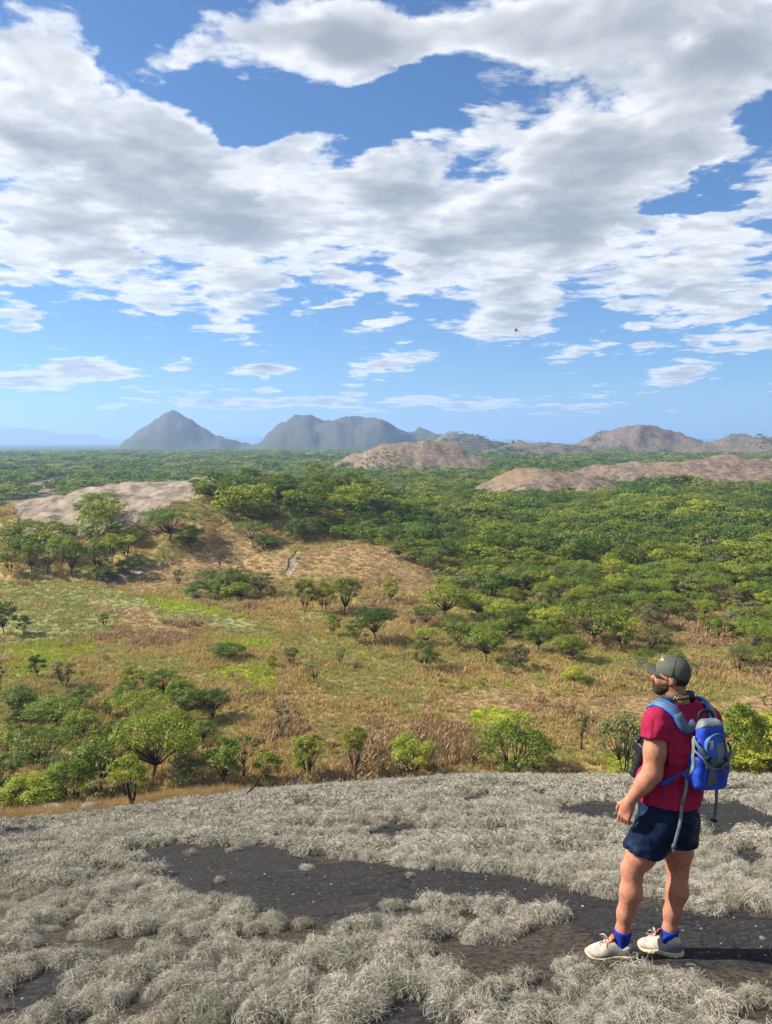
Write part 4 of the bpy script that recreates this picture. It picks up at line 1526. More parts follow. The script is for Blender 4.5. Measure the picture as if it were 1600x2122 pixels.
# the hand that hangs at the left side: dir along the palm, nrm out of its back
hdir = V(-0.20, 0.16, -0.62); hdir /= np.linalg.norm(hdir)
hside = np.cross(hdir, V(-0.85, -0.45, -0.25)); hside /= np.linalg.norm(hside)    # towards the little finger or thumb
hnrm = np.cross(hside, hdir)                                                       # one face of the palm


def hand(p, w, di, side, nrm, curl=1.0):
    """side points to the thumb, nrm out of the back of the hand"""
    M = np.stack([side, di, nrm], 1)
    d = rbox(p, w + di * 0.058, (0.041, 0.048, 0.015), 0.014, M)
    d = smin(d, rcone(p, w - di * 0.01, w + di * 0.03, 0.027, 0.026), 0.025)
    for q, (off, ln) in enumerate(((0.030, 0.076), (0.0105, 0.085), (-0.0095, 0.079), (-0.029, 0.062))):
        a = w + di * 0.102 + side * off
        ang = (0.35 + 0.12 * q) * curl
        d1 = di * math.cos(ang) - nrm * math.sin(ang)
        b_ = a + d1 * ln * 0.45
        ang2 = ang + 0.65 * curl
        d2 = di * math.cos(ang2) - nrm * math.sin(ang2)
        c = b_ + d2 * ln * 0.30
        ang3 = ang2 + 0.35 * curl
        d3_ = di * math.cos(ang3) - nrm * math.sin(ang3)
        e = c + d3_ * ln * 0.25
        d = smin(d, chain(p, [(a, 0.0098), (b_, 0.0092), (c, 0.0084), (e, 0.0072)], 0.004), 0.006)
    a = w + di * 0.022 + side * 0.030 - nrm * 0.004
    b_ = a + (side * 0.62 + di * 0.72 - nrm * 0.30) * 0.042
    c = b_ + (side * 0.22 + di * 0.92 - nrm * 0.30) * 0.034
    e = c + (side * 0.02 + di * 0.95 - nrm * 0.36) * 0.026
    d = smin(d, chain(p, [(a, 0.015), (b_, 0.0125), (c, 0.0108), (e, 0.0085)], 0.008), 0.010)
    return d


def unit(v):
    return v / np.linalg.norm(v)


hd_l = unit(unit(wr_l - el_l) * 0.55 + V(-0.05, 0.05, -0.85))
hn_l = unit(V(-0.72, -0.62, 0.05) - hd_l * float(V(-0.72, -0.62, 0.05) @ hd_l))     # back of the left hand: outward, to the left and the viewer
hs_l = unit(np.cross(hd_l, hn_l))
if hs_l[0] * FWD[0] + hs_l[1] * FWD[1] < 0:
    hs_l = -hs_l                    # the thumb points ahead
hd_r = unit(unit(wr_r - el_r) + V(0, 0, -0.5))
hn_r = unit(RIGHT - hd_r * float(RIGHT @ hd_r))
hs_r = unit(np.cross(hn_r, hd_r))


def body_sdf(p):
    d = torso(p, -0.028)
    d = smin(d, neck_sdf(p), 0.03)
    d = smin(d, skull(p), 0.025)
    d = smin(d, arm(p, sh_l, el_l, wr_l), 0.035)
    d = smin(d, arm(p, sh_r, el_r, wr_r), 0.035)
    d = smin(d, leg(p, hip_l, kn_l, an_l), 0.02)
    d = smin(d, leg(p, hip_r, kn_r, an_r), 0.02)
    return d


def cloth_mat(name, col, dark, scale=900.0, rough=0.85, spec=0.15, fold=0.0):
    m, b = material(name)
    p = S(node('ShaderNodeTexCoord').outputs['Object'])
    weave = noise(p, scale, 2, 0.5)
    blotch = noise(p, 9.0, 4, 0.6)
    S.put(b.inputs['Base Color'], mix(blotch.ramp(0.3, 0.7) * 0.6 + weave * 0.3, dark, col))
    b.inputs['Roughness'].default_value = rough
    b.inputs['Specular IOR Level'].default_value = spec
    b.inputs['Sheen Weight'].default_value = 0.0
    if fold:
        crease = noise(vmath('MULTIPLY', p, (9.0, 9.0, 3.2)), 1.0, 2, 0.4, 2.0, 0.5)
        crease2 = noise(vmath('MULTIPLY', p, (4.0, 4.0, 10.0)), 1.0, 1, 0.4, 2.0, 0.4)
        bump(b, weave * 0.02 + crease.ramp(0.35, 0.65) + crease2.ramp(0.4, 0.6) * 0.6, 0.6, fold)
    else:
        bump(b, weave * 0.3 + blotch, 0.25, 0.004)
    return m


skin_m, b = material('skin')
p_ = S(node('ShaderNodeTexCoord').outputs['Object'])
_, _, pz_ = sep(p_)
mott = noise(p_, 38.0, 5, 0.65)
big_ = noise(p_, 7.0, 3, 0.5)
hairs = noise(vmath('MULTIPLY', p_, (900.0, 900.0, 160.0)), 1.0, 2, 0.5)
sk = mix(mott.ramp(0.3, 0.7), (0.36, 0.150, 0.085), (0.48, 0.225, 0.140))
sk = mix(big_.ramp(0.45, 0.7) * 0.5, sk, (0.42, 0.145, 0.095))
sk = mix(hairs.ramp(0.56, 0.66) * pz_.ramp(0.62, 0.45, 0.25, 0.75), sk, (0.13, 0.065, 0.04))
S.put(b.inputs['Base Color'], sk)
b.inputs['Roughness'].default_value = 0.55
b.inputs['Specular IOR Level'].default_value = 0.35
b.inputs['Subsurface Weight'].default_value = 0.12
b.inputs['Subsurface Radius'].default_value = (0.012, 0.005, 0.003)
b.inputs['Subsurface Scale'].default_value = 1.0
bump(b, mott + hairs * 0.5, 0.35, 0.004)

person = put('person', None, label='man in a crimson T-shirt, navy shorts and cap, looking out over the valley', cat='person', loc=tuple(float(q) for q in O))


def piece(name, P, F, mat, parent=None, smooth_shade=True):
    return put(name, mesh_from(name, P, F, mat, smooth_shade), parent=parent or person)


def net(name, fn, lo, hi, h, mat, relax=1, parent=None):
    P, F = surface_net(fn, lo, hi, h, relax)
    return piece(name, P, F, mat, parent)


# body: one skin; the hands are meshed finer and welded on at the wrists
lo_b = np.minimum.reduce([sh_l, sh_r, el_l, el_r, wr_l, wr_r, an_l, an_r, head]) - V(0.14, 0.14, 0.05)
hi_b = np.maximum.reduce([sh_l, sh_r, el_l, el_r, wr_l, wr_r, an_l, an_r, head]) + V(0.14, 0.14, 0.16)


def body_cut(p):
    return body_sdf(p)


P1, F1 = surface_net(body_cut, lo_b, hi_b, 0.0075, 1)
parts_ = [(P1, F1.tolist())]
for w, di, si, nr_, el in ((wr_l, hd_l, hs_l, hn_l, el_l), (wr_r, hd_r, hs_r, hn_r, el_r)):
    def hand_fn(p, w=w, di=di, si=si, nr_=nr_, el=el):
        return smin(hand(p, w, di, si, nr_), rcone(p, w + (el - w) * 0.16, w, 0.0335, 0.029), 0.02)
    c = w + di * 0.08
    Ph, Fh = surface_net(hand_fn, c - 0.14, c + 0.14, 0.0035, 1)
    parts_.append((Ph, Fh.tolist()))
bv, bf = merge(parts_)
piece('body', bv, bf, skin_m)

# T-shirt
shirt_m = cloth_mat('crimson_cotton', (0.36, 0.018, 0.062), (0.26, 0.011, 0.042), fold=0.016)
hem = float(spot(1395, 1684, D0)[2] - O[2]) + 0.062
ua_l, ua_r = unit(el_l - sh_l), unit(el_r - sh_r)


def folds(p):
    a = p @ np.stack([RIGHT, FWD, UP], 1)
    low = np.clip((chest[2] - p[..., 2]) / 0.25, 0, 1)
    f1 = noise3(np.stack([a[..., 0] * 26, a[..., 1] * 26, a[..., 2] * 7 + a[..., 0] * 6], -1), 3)
    f2 = noise3(np.stack([a[..., 0] * 11 + a[..., 2] * 9, a[..., 1] * 11, a[..., 2] * 16 - a[..., 0] * 10], -1), 5)
    return 0.024 * f1 * (0.4 + 0.9 * low) + 0.026 * f2


def shirt_sdf(p):
    d = torso(p, 0.012)
    # the cloth hangs straight from chest and belly
    d = smin(d, rcone(p, chest * 0.3 + pelvis * 0.7, pelvis + V(0, 0, -0.02), 0.165, 0.172), 0.05)
    for s_, e_, u_ in ((sh_l, el_l, ua_l), (sh_r, el_r, ua_r)):
        t = (p - s_) @ u_
        sl = rcone(p, s_ - u_ * 0.01, s_ + u_ * 0.30, 0.081, 0.090)
        sl = -smin(-sl, -(t - 0.078), 0.006)
        d = smin(d, sl, 0.035)
    fade_ = np.clip((chest[2] + 0.16 - p[..., 2]) / 0.10, 0.15, 1) * np.clip(np.minimum(np.linalg.norm(p - sh_l, axis=-1), np.linalg.norm(p - sh_r, axis=-1)) / 0.16, 0.5, 1)
    d = d + folds(p) * fade_
    flare = 0.006 * noise3(p * 11, 9)
    d = -smin(-d, -(hem + flare - 0.02 * ((p - pelvis) @ RIGHT) - p[..., 2]), 0.006)
    # openings: neck, sleeves and hem are hollow
    d = sub(d, rcone(p, neck + V(0, 0, 0.004), neck + V(0, 0, 0.12) - FWD * 0.02, 0.068, 0.075), 0.006)
    for s_, e_, u_ in ((sh_l, el_l, ua_l), (sh_r, el_r, ua_r)):
        d = sub(d, rcone(p, s_ + u_ * 0.055, s_ + u_ * 0.30, 0.068, 0.080), 0.005)
    d = sub(d, np.maximum(torso(p, 0.0) + 0.004, p[..., 2] - hem - 0.05), 0.005)
    return d


ends = np.array([sh_l, sh_r, sh_l + ua_l * 0.16, sh_r + ua_r * 0.16, pelvis, chest])
net('shirt', shirt_sdf, ends.min(0) - V(0.15, 0.2, 0.0) - V(0, 0, 0.05), ends.max(0) + V(0.15, 0.2, 0.12), 0.0055, shirt_m)

# shorts
shorts_m = cloth_mat('navy_nylon', (0.006, 0.017, 0.048), (0.004, 0.010, 0.028), 600.0, 0.6, 0.12, fold=0.016)
cut_l = spot(1318, 1762, float((kn_l + O)[1])) - O
cut_r = spot(1405, 1742, float((kn_r + O)[1])) - O
th_l, th_r = unit(kn_l - hip_l), unit(kn_r - hip_r)
cut_l = hip_l + (kn_l - hip_l) * (hip_l[2] - cut_l[2]) / (hip_l[2] - kn_l[2])
cut_r = hip_r + (kn_r - hip_r) * (hip_r[2] - cut_r[2]) / (hip_r[2] - kn_r[2])


def shorts_sdf(p):
    d = ell(p, pelvis + V(0, 0, 0.015) - FWD * 0.014, (0.190, 0.156, 0.150), B)
    d = smin(d, rcone(p, pelvis + V(0, 0, 0.03), pelvis + V(0, 0, 0.12), 0.15, 0.15), 0.05)
    for h_, k_, u_, c_, off in ((hip_l, kn_l, th_l, cut_l, -1), (hip_r, kn_r, th_r, cut_r, 1)):
        cn = unit(u_ * 0.45 + V(0, 0, -0.55) + FWD * 0.02)
        t = (p - c_) @ cn
        slit = np.clip(0.016 - np.abs((p - c_) @ FWD - 0.01), 0, 1) / 0.016 * 0.030 * (((p - c_) @ RIGHT) * off > 0.02)
        t2 = t + slit
        lg = rcone(p, h_ + V(0, 0, -0.01), k_ + u_ * 0.05, 0.122, 0.106)
        lg = -smin(-lg, -t2, 0.005)
        lg = sub(lg, rcone(p, c_ - u_ * 0.05, k_ + u_ * 0.08, 0.095, 0.098), 0.005)
        d = smin(d, lg, 0.012)
    a = p @ B
    f1 = noise3(np.stack([a[..., 0] * 22 + a[..., 2] * 14, a[..., 1] * 22, a[..., 2] * 12], -1), 13)
    f2 = noise3(np.stack([a[..., 0] * 10, a[..., 1] * 10 + a[..., 2] * 7, a[..., 2] * 20], -1), 15)
    d = d + 0.012 * f1 + 0.010 * f2
    d = np.maximum(d, p[..., 2] - (hem + 0.05))
    return d


lo_s = np.minimum(cut_l, cut_r) - V(0.2, 0.22, 0.07)
lo_s[2] = min(cut_l[2], cut_r[2]) - 0.07
hi_s = np.maximum(hip_l, hip_r) + V(0.2, 0.22, 0.2)
net('shorts', shorts_sdf, lo_s, hi_s, 0.0055, shorts_m)

# head: hair, beard, eyes
hair_m, b = material('dark_hair')
hn = noise(vmath('MULTIPLY', S(node('ShaderNodeTexCoord').outputs['Object']), (500.0, 500.0, 200.0)), 1.0, 3, 0.6)
S.put(b.inputs['Base Color'], mix(hn.ramp(0.3, 0.7), (0.012, 0.008, 0.006), (0.055, 0.034, 0.022)))
bump(b, hn, 0.8, 0.004)
beard_m, b = material('brown_beard')
hn = noise(vmath('MULTIPLY', S(node('ShaderNodeTexCoord').outputs['Object']), (420.0, 420.0, 220.0)), 1.0, 3, 0.6)
S.put(b.inputs['Base Color'], mix(hn.ramp(0.3, 0.7), (0.022, 0.013, 0.008), (0.085, 0.048, 0.028)))
bump(b, hn, 0.9, 0.005)


def hair_sdf(p):
    p = head + (p - head) / HS
    q = (p - head) @ HM
    d = skull(head + (p - head) * HS) / HS - 0.006 - 0.003 * noise3(p * 160, 21)
    keep = np.maximum(q[..., 1] - (0.012 + 0.25 * np.clip(q[..., 2] - 0.0, 0, 1)), -(q[..., 2] + 0.065))
    d = np.maximum(d, keep)
    d = np.maximum(d, 0.030 - np.linalg.norm((q - V(-0.083, -0.012, -0.004)) * V(0.5, 1.0, 0.85), axis=-1))
    d = np.maximum(d, q[..., 2] - 0.09)
    return d


def beard_sdf(p):
    p = head + (p - head) / HS
    q = (p - head) @ HM
    d = skull(head + (p - head) * HS) / HS - 0.011 * np.clip((-0.02 - q[..., 2]) / 0.05, 0.25, 1) - 0.005 * noise3(p * 130, 23)
    line = -0.030 - 0.45 * np.clip(q[..., 1] - 0.03, 0, 0.06)                    # cheek line falls towards the mouth
    d = np.maximum(d, q[..., 2] - np.where(q[..., 1] < 0.022, 0.012, line))
    d = np.maximum(d, 0.006 - q[..., 1] - 0.2 * np.clip(-q[..., 2] - 0.05, 0, 1))
    d = np.maximum(d, -(q[..., 2] + 0.135))
    d = smin(d, ell(p, head - hU * 0.100 + hF * 0.068, (0.040, 0.034, 0.034), HM), 0.025)
    lips = ell(p, head - hU * 0.064 + hF * 0.112, (0.024, 0.02, 0.009), HM)
    d = sub(d, lips, 0.006)
    must = rcone(p, head - hU * 0.050 + hF * 0.106 - hR * 0.024, head - hU * 0.050 + hF * 0.106 + hR * 0.024, 0.009, 0.009)
    return smin(d, must, 0.008)


net('hair', hair_sdf, head - 0.14, head + 0.14, 0.0045, hair_m)
net('beard', beard_sdf, head - 0.17, head + 0.14, 0.0045, beard_m)
eye_m, b = material('eye')
b.inputs['Base Color'].default_value = (0.10, 0.07, 0.05, 1)
b.inputs['Roughness'].default_value = 0.15


def ball(c, rr, M, nu=16, nv=10):
    u = np.linspace(0, 2 * np.pi, nu, endpoint=False)
    v = np.linspace(-np.pi / 2, np.pi / 2, nv)
    pts, f = [], []
    for a in v:
        for b_ in u:
            pts.append(np.array(M) @ np.array([rr[0] * math.cos(a) * math.cos(b_), rr[1] * math.cos(a) * math.sin(b_), rr[2] * math.sin(a)]) + c)
    for i in range(nv - 1):
        for j in range(nu):
            f.append((i * nu + j, i * nu + (j + 1) % nu, (i + 1) * nu + (j + 1) % nu, (i + 1) * nu + j))
    return np.array(pts), f


for sgn in (-1, 1):
    v_, f_ = ball(head + HS * (hU * 0.006 + hF * 0.086 + hR * 0.033 * sgn), (0.0125, 0.0125, 0.0095), HM)
    piece('eye', v_, f_, eye_m)

# cap
cap_m = cloth_mat('olive_cap', (0.115, 0.125, 0.095), (0.07, 0.078, 0.06), 700.0, 0.9, 0.1)
thread_m, b = material('pale_thread')
b.inputs['Base Color'].default_value = (0.62, 0.63, 0.56, 1)
CM = frame(rad(64), rad(-11))       # the cap sits tipped back
cR, cF, cU = CM[:, 0], CM[:, 1], CM[:, 2]
cap_c = head + hU * 0.034 - hF * 0.008


def cap_sdf(p):
    d = ell(p, cap_c, (0.079, 0.097, 0.089), CM)
    d = np.maximum(d, -ell(p, cap_c - hU * 0.004, (0.075, 0.093, 0.085), CM))
    q = (p - cap_c) @ CM
    d = np.maximum(d, -(q[..., 2] + 0.016 + 0.10 * (q[..., 1] + 0.0) * (q[..., 1] < 0) * -1))
    # opening over the rear strap
    return d - 0.0015 + 0.003 * noise3(p * 30, 31)


cap = net('cap', cap_sdf, cap_c - 0.14, cap_c + 0.15, 0.0045, cap_m)


def brim_grid():
    pts, f = [], []
    nu, nv = 17, 8
    for lay in (0, 1):
        for i in range(nu):
            a = (i / (nu - 1) - 0.5) * 2            # across
            for j in range(nv):
                t = j / (nv - 1)
                base = np.array([a * 0.070, 0.090 * math.sqrt(max(0, 1 - (a * 0.90) ** 2))])
                tip = np.array([a * 0.064, 0.074 + 0.090 * math.sqrt(max(0, 1 - (a * 0.93) ** 2.6 if a >= 0 else 1 - (-a * 0.93) ** 2.6))])
                q = base * (1 - t) + tip * t
                z = -0.012 - 0.022 * a * a + 0.012 * t - 0.010 * t * t - (0.004 if lay else 0)
                pts.append(cap_c + cR * q[0] + cF * q[1] + cU * z)
    n = nu * nv
    for i in range(nu - 1):
        for j in range(nv - 1):
            a = i * nv + j
            f.append((a, a + nv, a + nv + 1, a + 1))
            f.append((n + a, n + a + 1, n + a + nv + 1, n + a + nv))
    edge = [i * nv + nv - 1 for i in range(nu)]
    edge = [j for j in range(nv - 1)] + edge + [(nu - 1) * nv + j for j in range(nv - 2, -1, -1)]
    for a, b_ in zip(edge[:-1], edge[1:]):
        f.append((a, b_, n + b_, n + a))
    return np.array(pts), f


v_, f_ = brim_grid()
piece('brim', v_, f_, cap_m, cap)
v_, f_ = ball(cap_c + cU * 0.090, (0.009, 0.009, 0.005), CM)
piece('button', v_, f_, cap_m, cap)


def on_cap(az, el, o=0.0):
    """a point of the cap's crown: az from the front towards the left, el up from the rim"""
    d = np.array([-math.sin(az) * math.cos(el) * (0.0805 + o), math.cos(az) * math.cos(el) * (0.0985 + o), math.sin(el) * (0.0905 + o)])
    return cap_c + CM @ d


for k in range(6):
    az = rad(30 + 60 * k)
    pts = [on_cap(az, e) for e in np.linspace(0.0, 1.5, 12)]
    v_, f_ = tube(pts, [0.0022] * 12, 5)
    piece('seam', v_, f_, cap_m, cap)
for pts in ([on_cap(rad(40), 0.62), on_cap(rad(30), 0.72), on_cap(rad(20), 0.66), on_cap(rad(10), 0.74), on_cap(rad(0), 0.70)],
            [on_cap(rad(34), 0.54), on_cap(rad(24), 0.58), on_cap(rad(12), 0.57)]):
    v_, f_ = tube(pts, [0.0025] * len(pts), 5)
    piece('emblem', v_, f_, thread_m, cap)

# shoes and socks
shoe_m, b = material('worn_white_mesh')
p_ = S(node('ShaderNodeTexCoord').outputs['Object'])
n1, n2 = noise(p_, 22.0, 5, 0.65), noise(p_, 240.0, 2, 0.5)
c_ = mix(n1.ramp(0.35, 0.6), (0.46, 0.43, 0.37), (0.30, 0.265, 0.22))
c_ = mix(geo_attr('heel').ramp(0.0, 1.0) * (0.6 + 0.8 * n1).clamp(), c_, (0.10, 0.115, 0.13))
c_ = mix(n2.ramp(0.55, 0.75) * 0.3, c_, (0.2, 0.19, 0.17))
S.put(b.inputs['Base Color'], c_)
bump(b, n2, 0.3, 0.003)
sole_m, b = material('cream_rubber')
n1 = noise(S(node('ShaderNodeTexCoord').outputs['Object']), 45.0, 5, 0.65)
S.put(b.inputs['Base Color'], mix(n1.ramp(0.4, 0.65), (0.62, 0.50, 0.30), (0.34, 0.25, 0.14)))
sock_m = cloth_mat('blue_sock', (0.015, 0.04, 0.36), (0.01, 0.025, 0.22), 500)
lining_m = cloth_mat('orange_lining', (0.75, 0.22, 0.13), (0.6, 0.15, 0.09), 500)
lace_m = cloth_mat('grey_lace', (0.62, 0.6, 0.58), (0.5, 0.48, 0.45), 500)


def V2(q, dx, dy):
    return Vector((q.x + dx, q.y + dy, 0))


def shoe(foot, ank, yaw):
    """foot: ground point under the ball-heel middle; the sole follows the slope of the rock"""
    f = V(-math.sin(yaw), math.cos(yaw), 0)
    hz = lambda q: float(height(np.array([q[0] + O[0]]), np.array([q[1] + O[1]]))[0] - O[2])
    g0 = V(*(V(foot.x, foot.y, 0) - V(O[0], O[1], 0)))
    toe_z, heel_z = hz(g0 + f * 0.13), hz(g0 - f * 0.12)
    f = unit(V(f[0] * 0.25, f[1] * 0.25, toe_z - heel_z))
    r = unit(np.cross(f, V(0, 0, 1)))
    u = np.cross(r, f)
    M = np.stack([r, f, u], 1)
    c = V(g0[0], g0[1], 0.5 * (toe_z + heel_z) + 0.002)

    def outline(q, o=0.0):
        # plan of a shoe: wide at the ball, narrow at the waist, round ends
        y = q[..., 1]
        w = 0.041 + 0.012 * np.clip((y + 0.13) / 0.05, 0, 1) * 0.3 + 0.014 * np.exp(-((y - 0.065) / 0.06) ** 2) - 0.004 * np.exp(-((y + 0.02) / 0.04) ** 2)
        tip = np.clip((y - 0.065) / 0.085, 0, 1)
        heel = np.clip((-0.09 - y) / 0.055, 0, 1)
        w = w * np.sqrt(np.clip(1 - tip ** 2.4, 0, 1)) * np.sqrt(np.clip(1 - heel ** 2.4, 0, 1))
        return np.maximum(np.abs(q[..., 0] + 0.0) - w - o, np.maximum(y - 0.148 - o, -0.143 - o - y))

    def sole(p):
        q = (p - c) @ M
        lift = 0.018 * np.clip((q[..., 1] - 0.07) / 0.08, 0, 1) ** 2
        th = 0.030 - 0.010 * np.clip((q[..., 1] + 0.02) / 0.12, 0, 1)
        wav = 0.0025 * np.sin(q[..., 1] * 190) * (q[..., 2] < 0.012)
        d = -smin(-outline(q, 0.006 + wav), -(np.abs(q[..., 2] - lift - th * 0.5) - th * 0.5), 0.008)
        return d

    top_l = (ank - c) @ M

    def upper(p):
        q = (p - c) @ M
        y = q[..., 1]
        # height of the upper along the shoe: toe box, instep, collar, heel tab
        hgt = np.interp(y, [-0.15, -0.135, -0.10, -0.06, -0.02, 0.02, 0.06, 0.10, 0.135, 0.15], [0.075, 0.102, 0.092, 0.080, 0.100, 0.092, 0.072, 0.058, 0.048, 0.036]).astype(np.float32)
        w = 1 - (0.16 + 0.30 * np.clip((y + 0.03) / 0.06, 0, 1)) * np.clip((q[..., 2] - 0.03) / np.maximum(hgt - 0.03, 0.01), 0, 1) ** 1.6
        q2 = np.stack([q[..., 0] / np.maximum(w, 0.4), q[..., 1], q[..., 2]], -1)
        d = -smin(-outline(q2, 0.0), -(q[..., 2] - hgt), 0.022)
        d = np.maximum(d, 0.02 - q[..., 2])
        hole = rcone(p, c + M @ V(0, -0.066, 0.055), c + M @ V(0, -0.056, 0.14), 0.031, 0.046)
        return sub(d, hole, 0.008)

    root = put('shoe', None, parent=person)
    P_, F_ = surface_net(upper, c - V(0.2, 0.2, 0.06), c + V(0.2, 0.2, 0.16), 0.0042, 1)
    o = piece('upper', P_, F_, shoe_m, root)
    ql = (P_ - c) @ M
    attr(o.data, 'heel', np.clip((-0.02 - ql[:, 1]) / 0.10, 0, 1) * np.clip((0.085 - ql[:, 2]) / 0.035, 0, 1) + 0.5 * np.clip((0.042 - ql[:, 2]) / 0.012, 0, 1))
    P_, F_ = surface_net(sole, c - V(0.2, 0.2, 0.06), c + V(0.2, 0.2, 0.10), 0.0042, 1)
    piece('sole', P_, F_, sole_m, root)
    # tongue and laces
    tg = [c + M @ V(0, y, z) for y, z in ((0.040, 0.078), (0.005, 0.102), (-0.012, 0.125))]
    v1 = []
    for q in tg:
        v1 += [q - r * 0.022, q - r * 0.008 + u * 0.006, q + r * 0.008 + u * 0.006, q + r * 0.022]
    v1 = np.array(v1)
    v1 = np.concatenate([v1, v1 - f * 0.006 - u * 0.003])
    fc = []
    for lay in (0, 12):
        for i in range(2):
            for j in range(3):
                a = lay + i * 4 + j
                fc.append((a, a + 1, a + 5, a + 4) if lay else (a, a + 4, a + 5, a + 1))
    fc += [(8, 9, 21, 20), (9, 10, 22, 21), (10, 11, 23, 22), (0, 12, 16, 4), (4, 16, 20, 8), (3, 7, 19, 15), (7, 11, 23, 19)]
    piece('tongue', v1, fc, lining_m, root)
    laces = []
    for y, z in ((0.012, 0.101), (0.030, 0.092), (0.048, 0.082), (0.064, 0.074)):
        laces.append(tube([c + M @ V(-0.026, y, z - 0.010), c + M @ V(0, y + 0.004, z + 0.003), c + M @ V(0.026, y, z - 0.010)], [0.0032] * 3, 5))
    for sg in (-1, 1):
        laces.append(tube([c + M @ V(0, 0.012, 0.104), c + M @ V(sg * 0.02, 0.035, 0.122), c + M @ V(sg * 0.038, 0.06, 0.106), c + M @ V(sg * 0.02, 0.03, 0.100)], [0.0028] * 4, 5))
    v_, f_ = merge(laces)
    piece('lace', v_, f_, lace_m, root)
    # sock
    hs_, ks_ = (hip_l, kn_l) if ank is an_l else (hip_r, kn_r)
    dn = c + M @ V(0, -0.055, 0.04)

    def sock(p):
        d = smin(leg(p, hs_, ks_, ank), rcone(p, ank, dn, 0.041, 0.026), 0.012) - 0.0045
        return np.maximum(d, np.maximum(p[..., 2] - ank[2] - 0.006, 0.052 - (p - c) @ u))
    P_, F_ = surface_net(sock, ank - V(0.12, 0.12, 0.14), ank + V(0.12, 0.12, 0.08), 0.0045, 1)
    piece('sock', P_, F_, sock_m)


shoe(V2(FL, -0.062, 0.0), an_l, rad(80))
shoe(V2(FR, -0.012, 0.0), an_r, rad(38))

# ------------------------------------------------------------------ the walker's backpack
BACK = unit(V(float(-FWD[0]), float(-FWD[1]), 0))
RT_ = unit(V(math.cos(rad(11)), math.sin(rad(11)), 0))   # the pack hangs squarer to the viewer than the shoulders
PBACK = unit(V(float(RT_[1]), float(-RT_[0]), 0))
PU = unit(V(0, 0, 1) + PBACK * 0.08)                      # the pack leans with the back
PB_ = unit(np.cross(PU, -RT_)) if float(np.cross(PU, -RT_) @ PBACK) > 0 else unit(np.cross(-PU, -RT_))
PM = np.stack([RT_, PB_, PU], 1)                         # across, outward, up
pc = chest + BACK * 0.205 - RT_ * 0.004 + V(0, 0, 0.004)


def nylon(name, c1, c2, scale=260.0):
    m, b = material(name)
    p = S(node('ShaderNodeTexCoord').outputs['Object'])
    w, bl = noise(p, scale, 2, 0.5), noise(p, 14.0, 4, 0.6)
    S.put(b.inputs['Base Color'], mix(bl.ramp(0.35, 0.65) * 0.8 + w * 0.2, c1, c2))
    b.inputs['Roughness'].default_value = 0.55
    b.inputs['Specular IOR Level'].default_value = 0.35
    bump(b, bl * 1.5 + w * 0.2, 0.35, 0.008)
    return m


BLUE = nylon('royal_blue_nylon', (0.010, 0.035, 0.30), (0.018, 0.075, 0.52))
SKYBLUE = nylon('bright_blue_nylon', (0.02, 0.10, 0.42), (0.03, 0.17, 0.62))
GREY = nylon('grey_nylon', (0.115, 0.14, 0.15), (0.19, 0.215, 0.22))
SLATE = nylon('slate_nylon', (0.05, 0.085, 0.105), (0.09, 0.13, 0.15))
BLACK_M = nylon('black_webbing', (0.010, 0.011, 0.013), (0.022, 0.024, 0.027))
WHITE_M = nylon('white_cord', (0.55, 0.55, 0.55), (0.7, 0.7, 0.7))

pack = put('backpack', None, label='royal blue and grey daypack on the back of the man in the crimson T-shirt', cat='backpack', loc=tuple(float(q) for q in O))


def pnet(name, fn, half, c, h, mat):
    P_, F_ = surface_net(fn, c - half, c + half, h, 1)
    return piece(name, P_, F_, mat, pack)


def main_sdf(p, o=0.0):
    q = (p - pc) @ PM
    w = 1.0 - 0.32 * np.clip((q[..., 2] + 0.02) / 0.22, 0, 1) ** 1.3 - 0.06 * np.clip((-q[..., 2] - 0.1) / 0.1, 0, 1)
    dep = 1.0 - 0.30 * np.clip((q[..., 2] + 0.02) / 0.22, 0, 1)
    q2 = np.stack([q[..., 0] / w, (q[..., 1] + 0.07) / dep - 0.07, q[..., 2]], -1)
    d = rbox(q2, V(0, 0, 0), (0.092 + o, 0.052 + o, 0.188 + o), 0.042)
    return d * 0.85 + 0.006 * noise3(p * 24, 51)


pnet('main_compartment', main_sdf, V(0.28, 0.28, 0.28), pc, 0.006, BLUE)


def upper_pocket(p):
    q = (p - pc) @ PM
    arch = np.hypot(q[..., 0] * 1.0, np.maximum(q[..., 2] - 0.065, 0)) - 0.062
    d = np.maximum(main_sdf(p, 0.016), arch)
    d = np.maximum(d, -0.06 - q[..., 2])
    return np.maximum(d, -q[..., 1] + 0.0)


def lower_pocket(p):
    q = (p - pc) @ PM
    rim = -0.055 + 0.055 * np.clip(np.abs(q[..., 0]) / 0.09, 0, 1) ** 2.0
    d = np.maximum(main_sdf(p, 0.013) + 0.004 * noise3(p * 40, 57), q[..., 2] - rim)
    return np.maximum(d, -q[..., 1] - 0.045)


def top_panel(p):
    q = (p - pc) @ PM
    return np.maximum(main_sdf(p, 0.004), 0.152 + 0.8 * q[..., 1] - q[..., 2])


def side_panel(p):
    q = (p - pc) @ PM
    return np.maximum(main_sdf(p, 0.009), np.maximum(np.abs(q[..., 1] - 0.0) - 0.030, np.maximum(q[..., 2] + 0.045, 0.06 - np.abs(q[..., 0]))))


HB = V(0.28, 0.28, 0.30)
pnet('front_pocket', upper_pocket, HB, pc, 0.006, SKYBLUE)
pnet('lower_pocket', lower_pocket, HB, pc, 0.006, BLUE)
pnet('top_panel', top_panel, HB, pc, 0.006, GREY)
pnet('side_panel', side_panel, HB, pc, 0.006, SLATE)


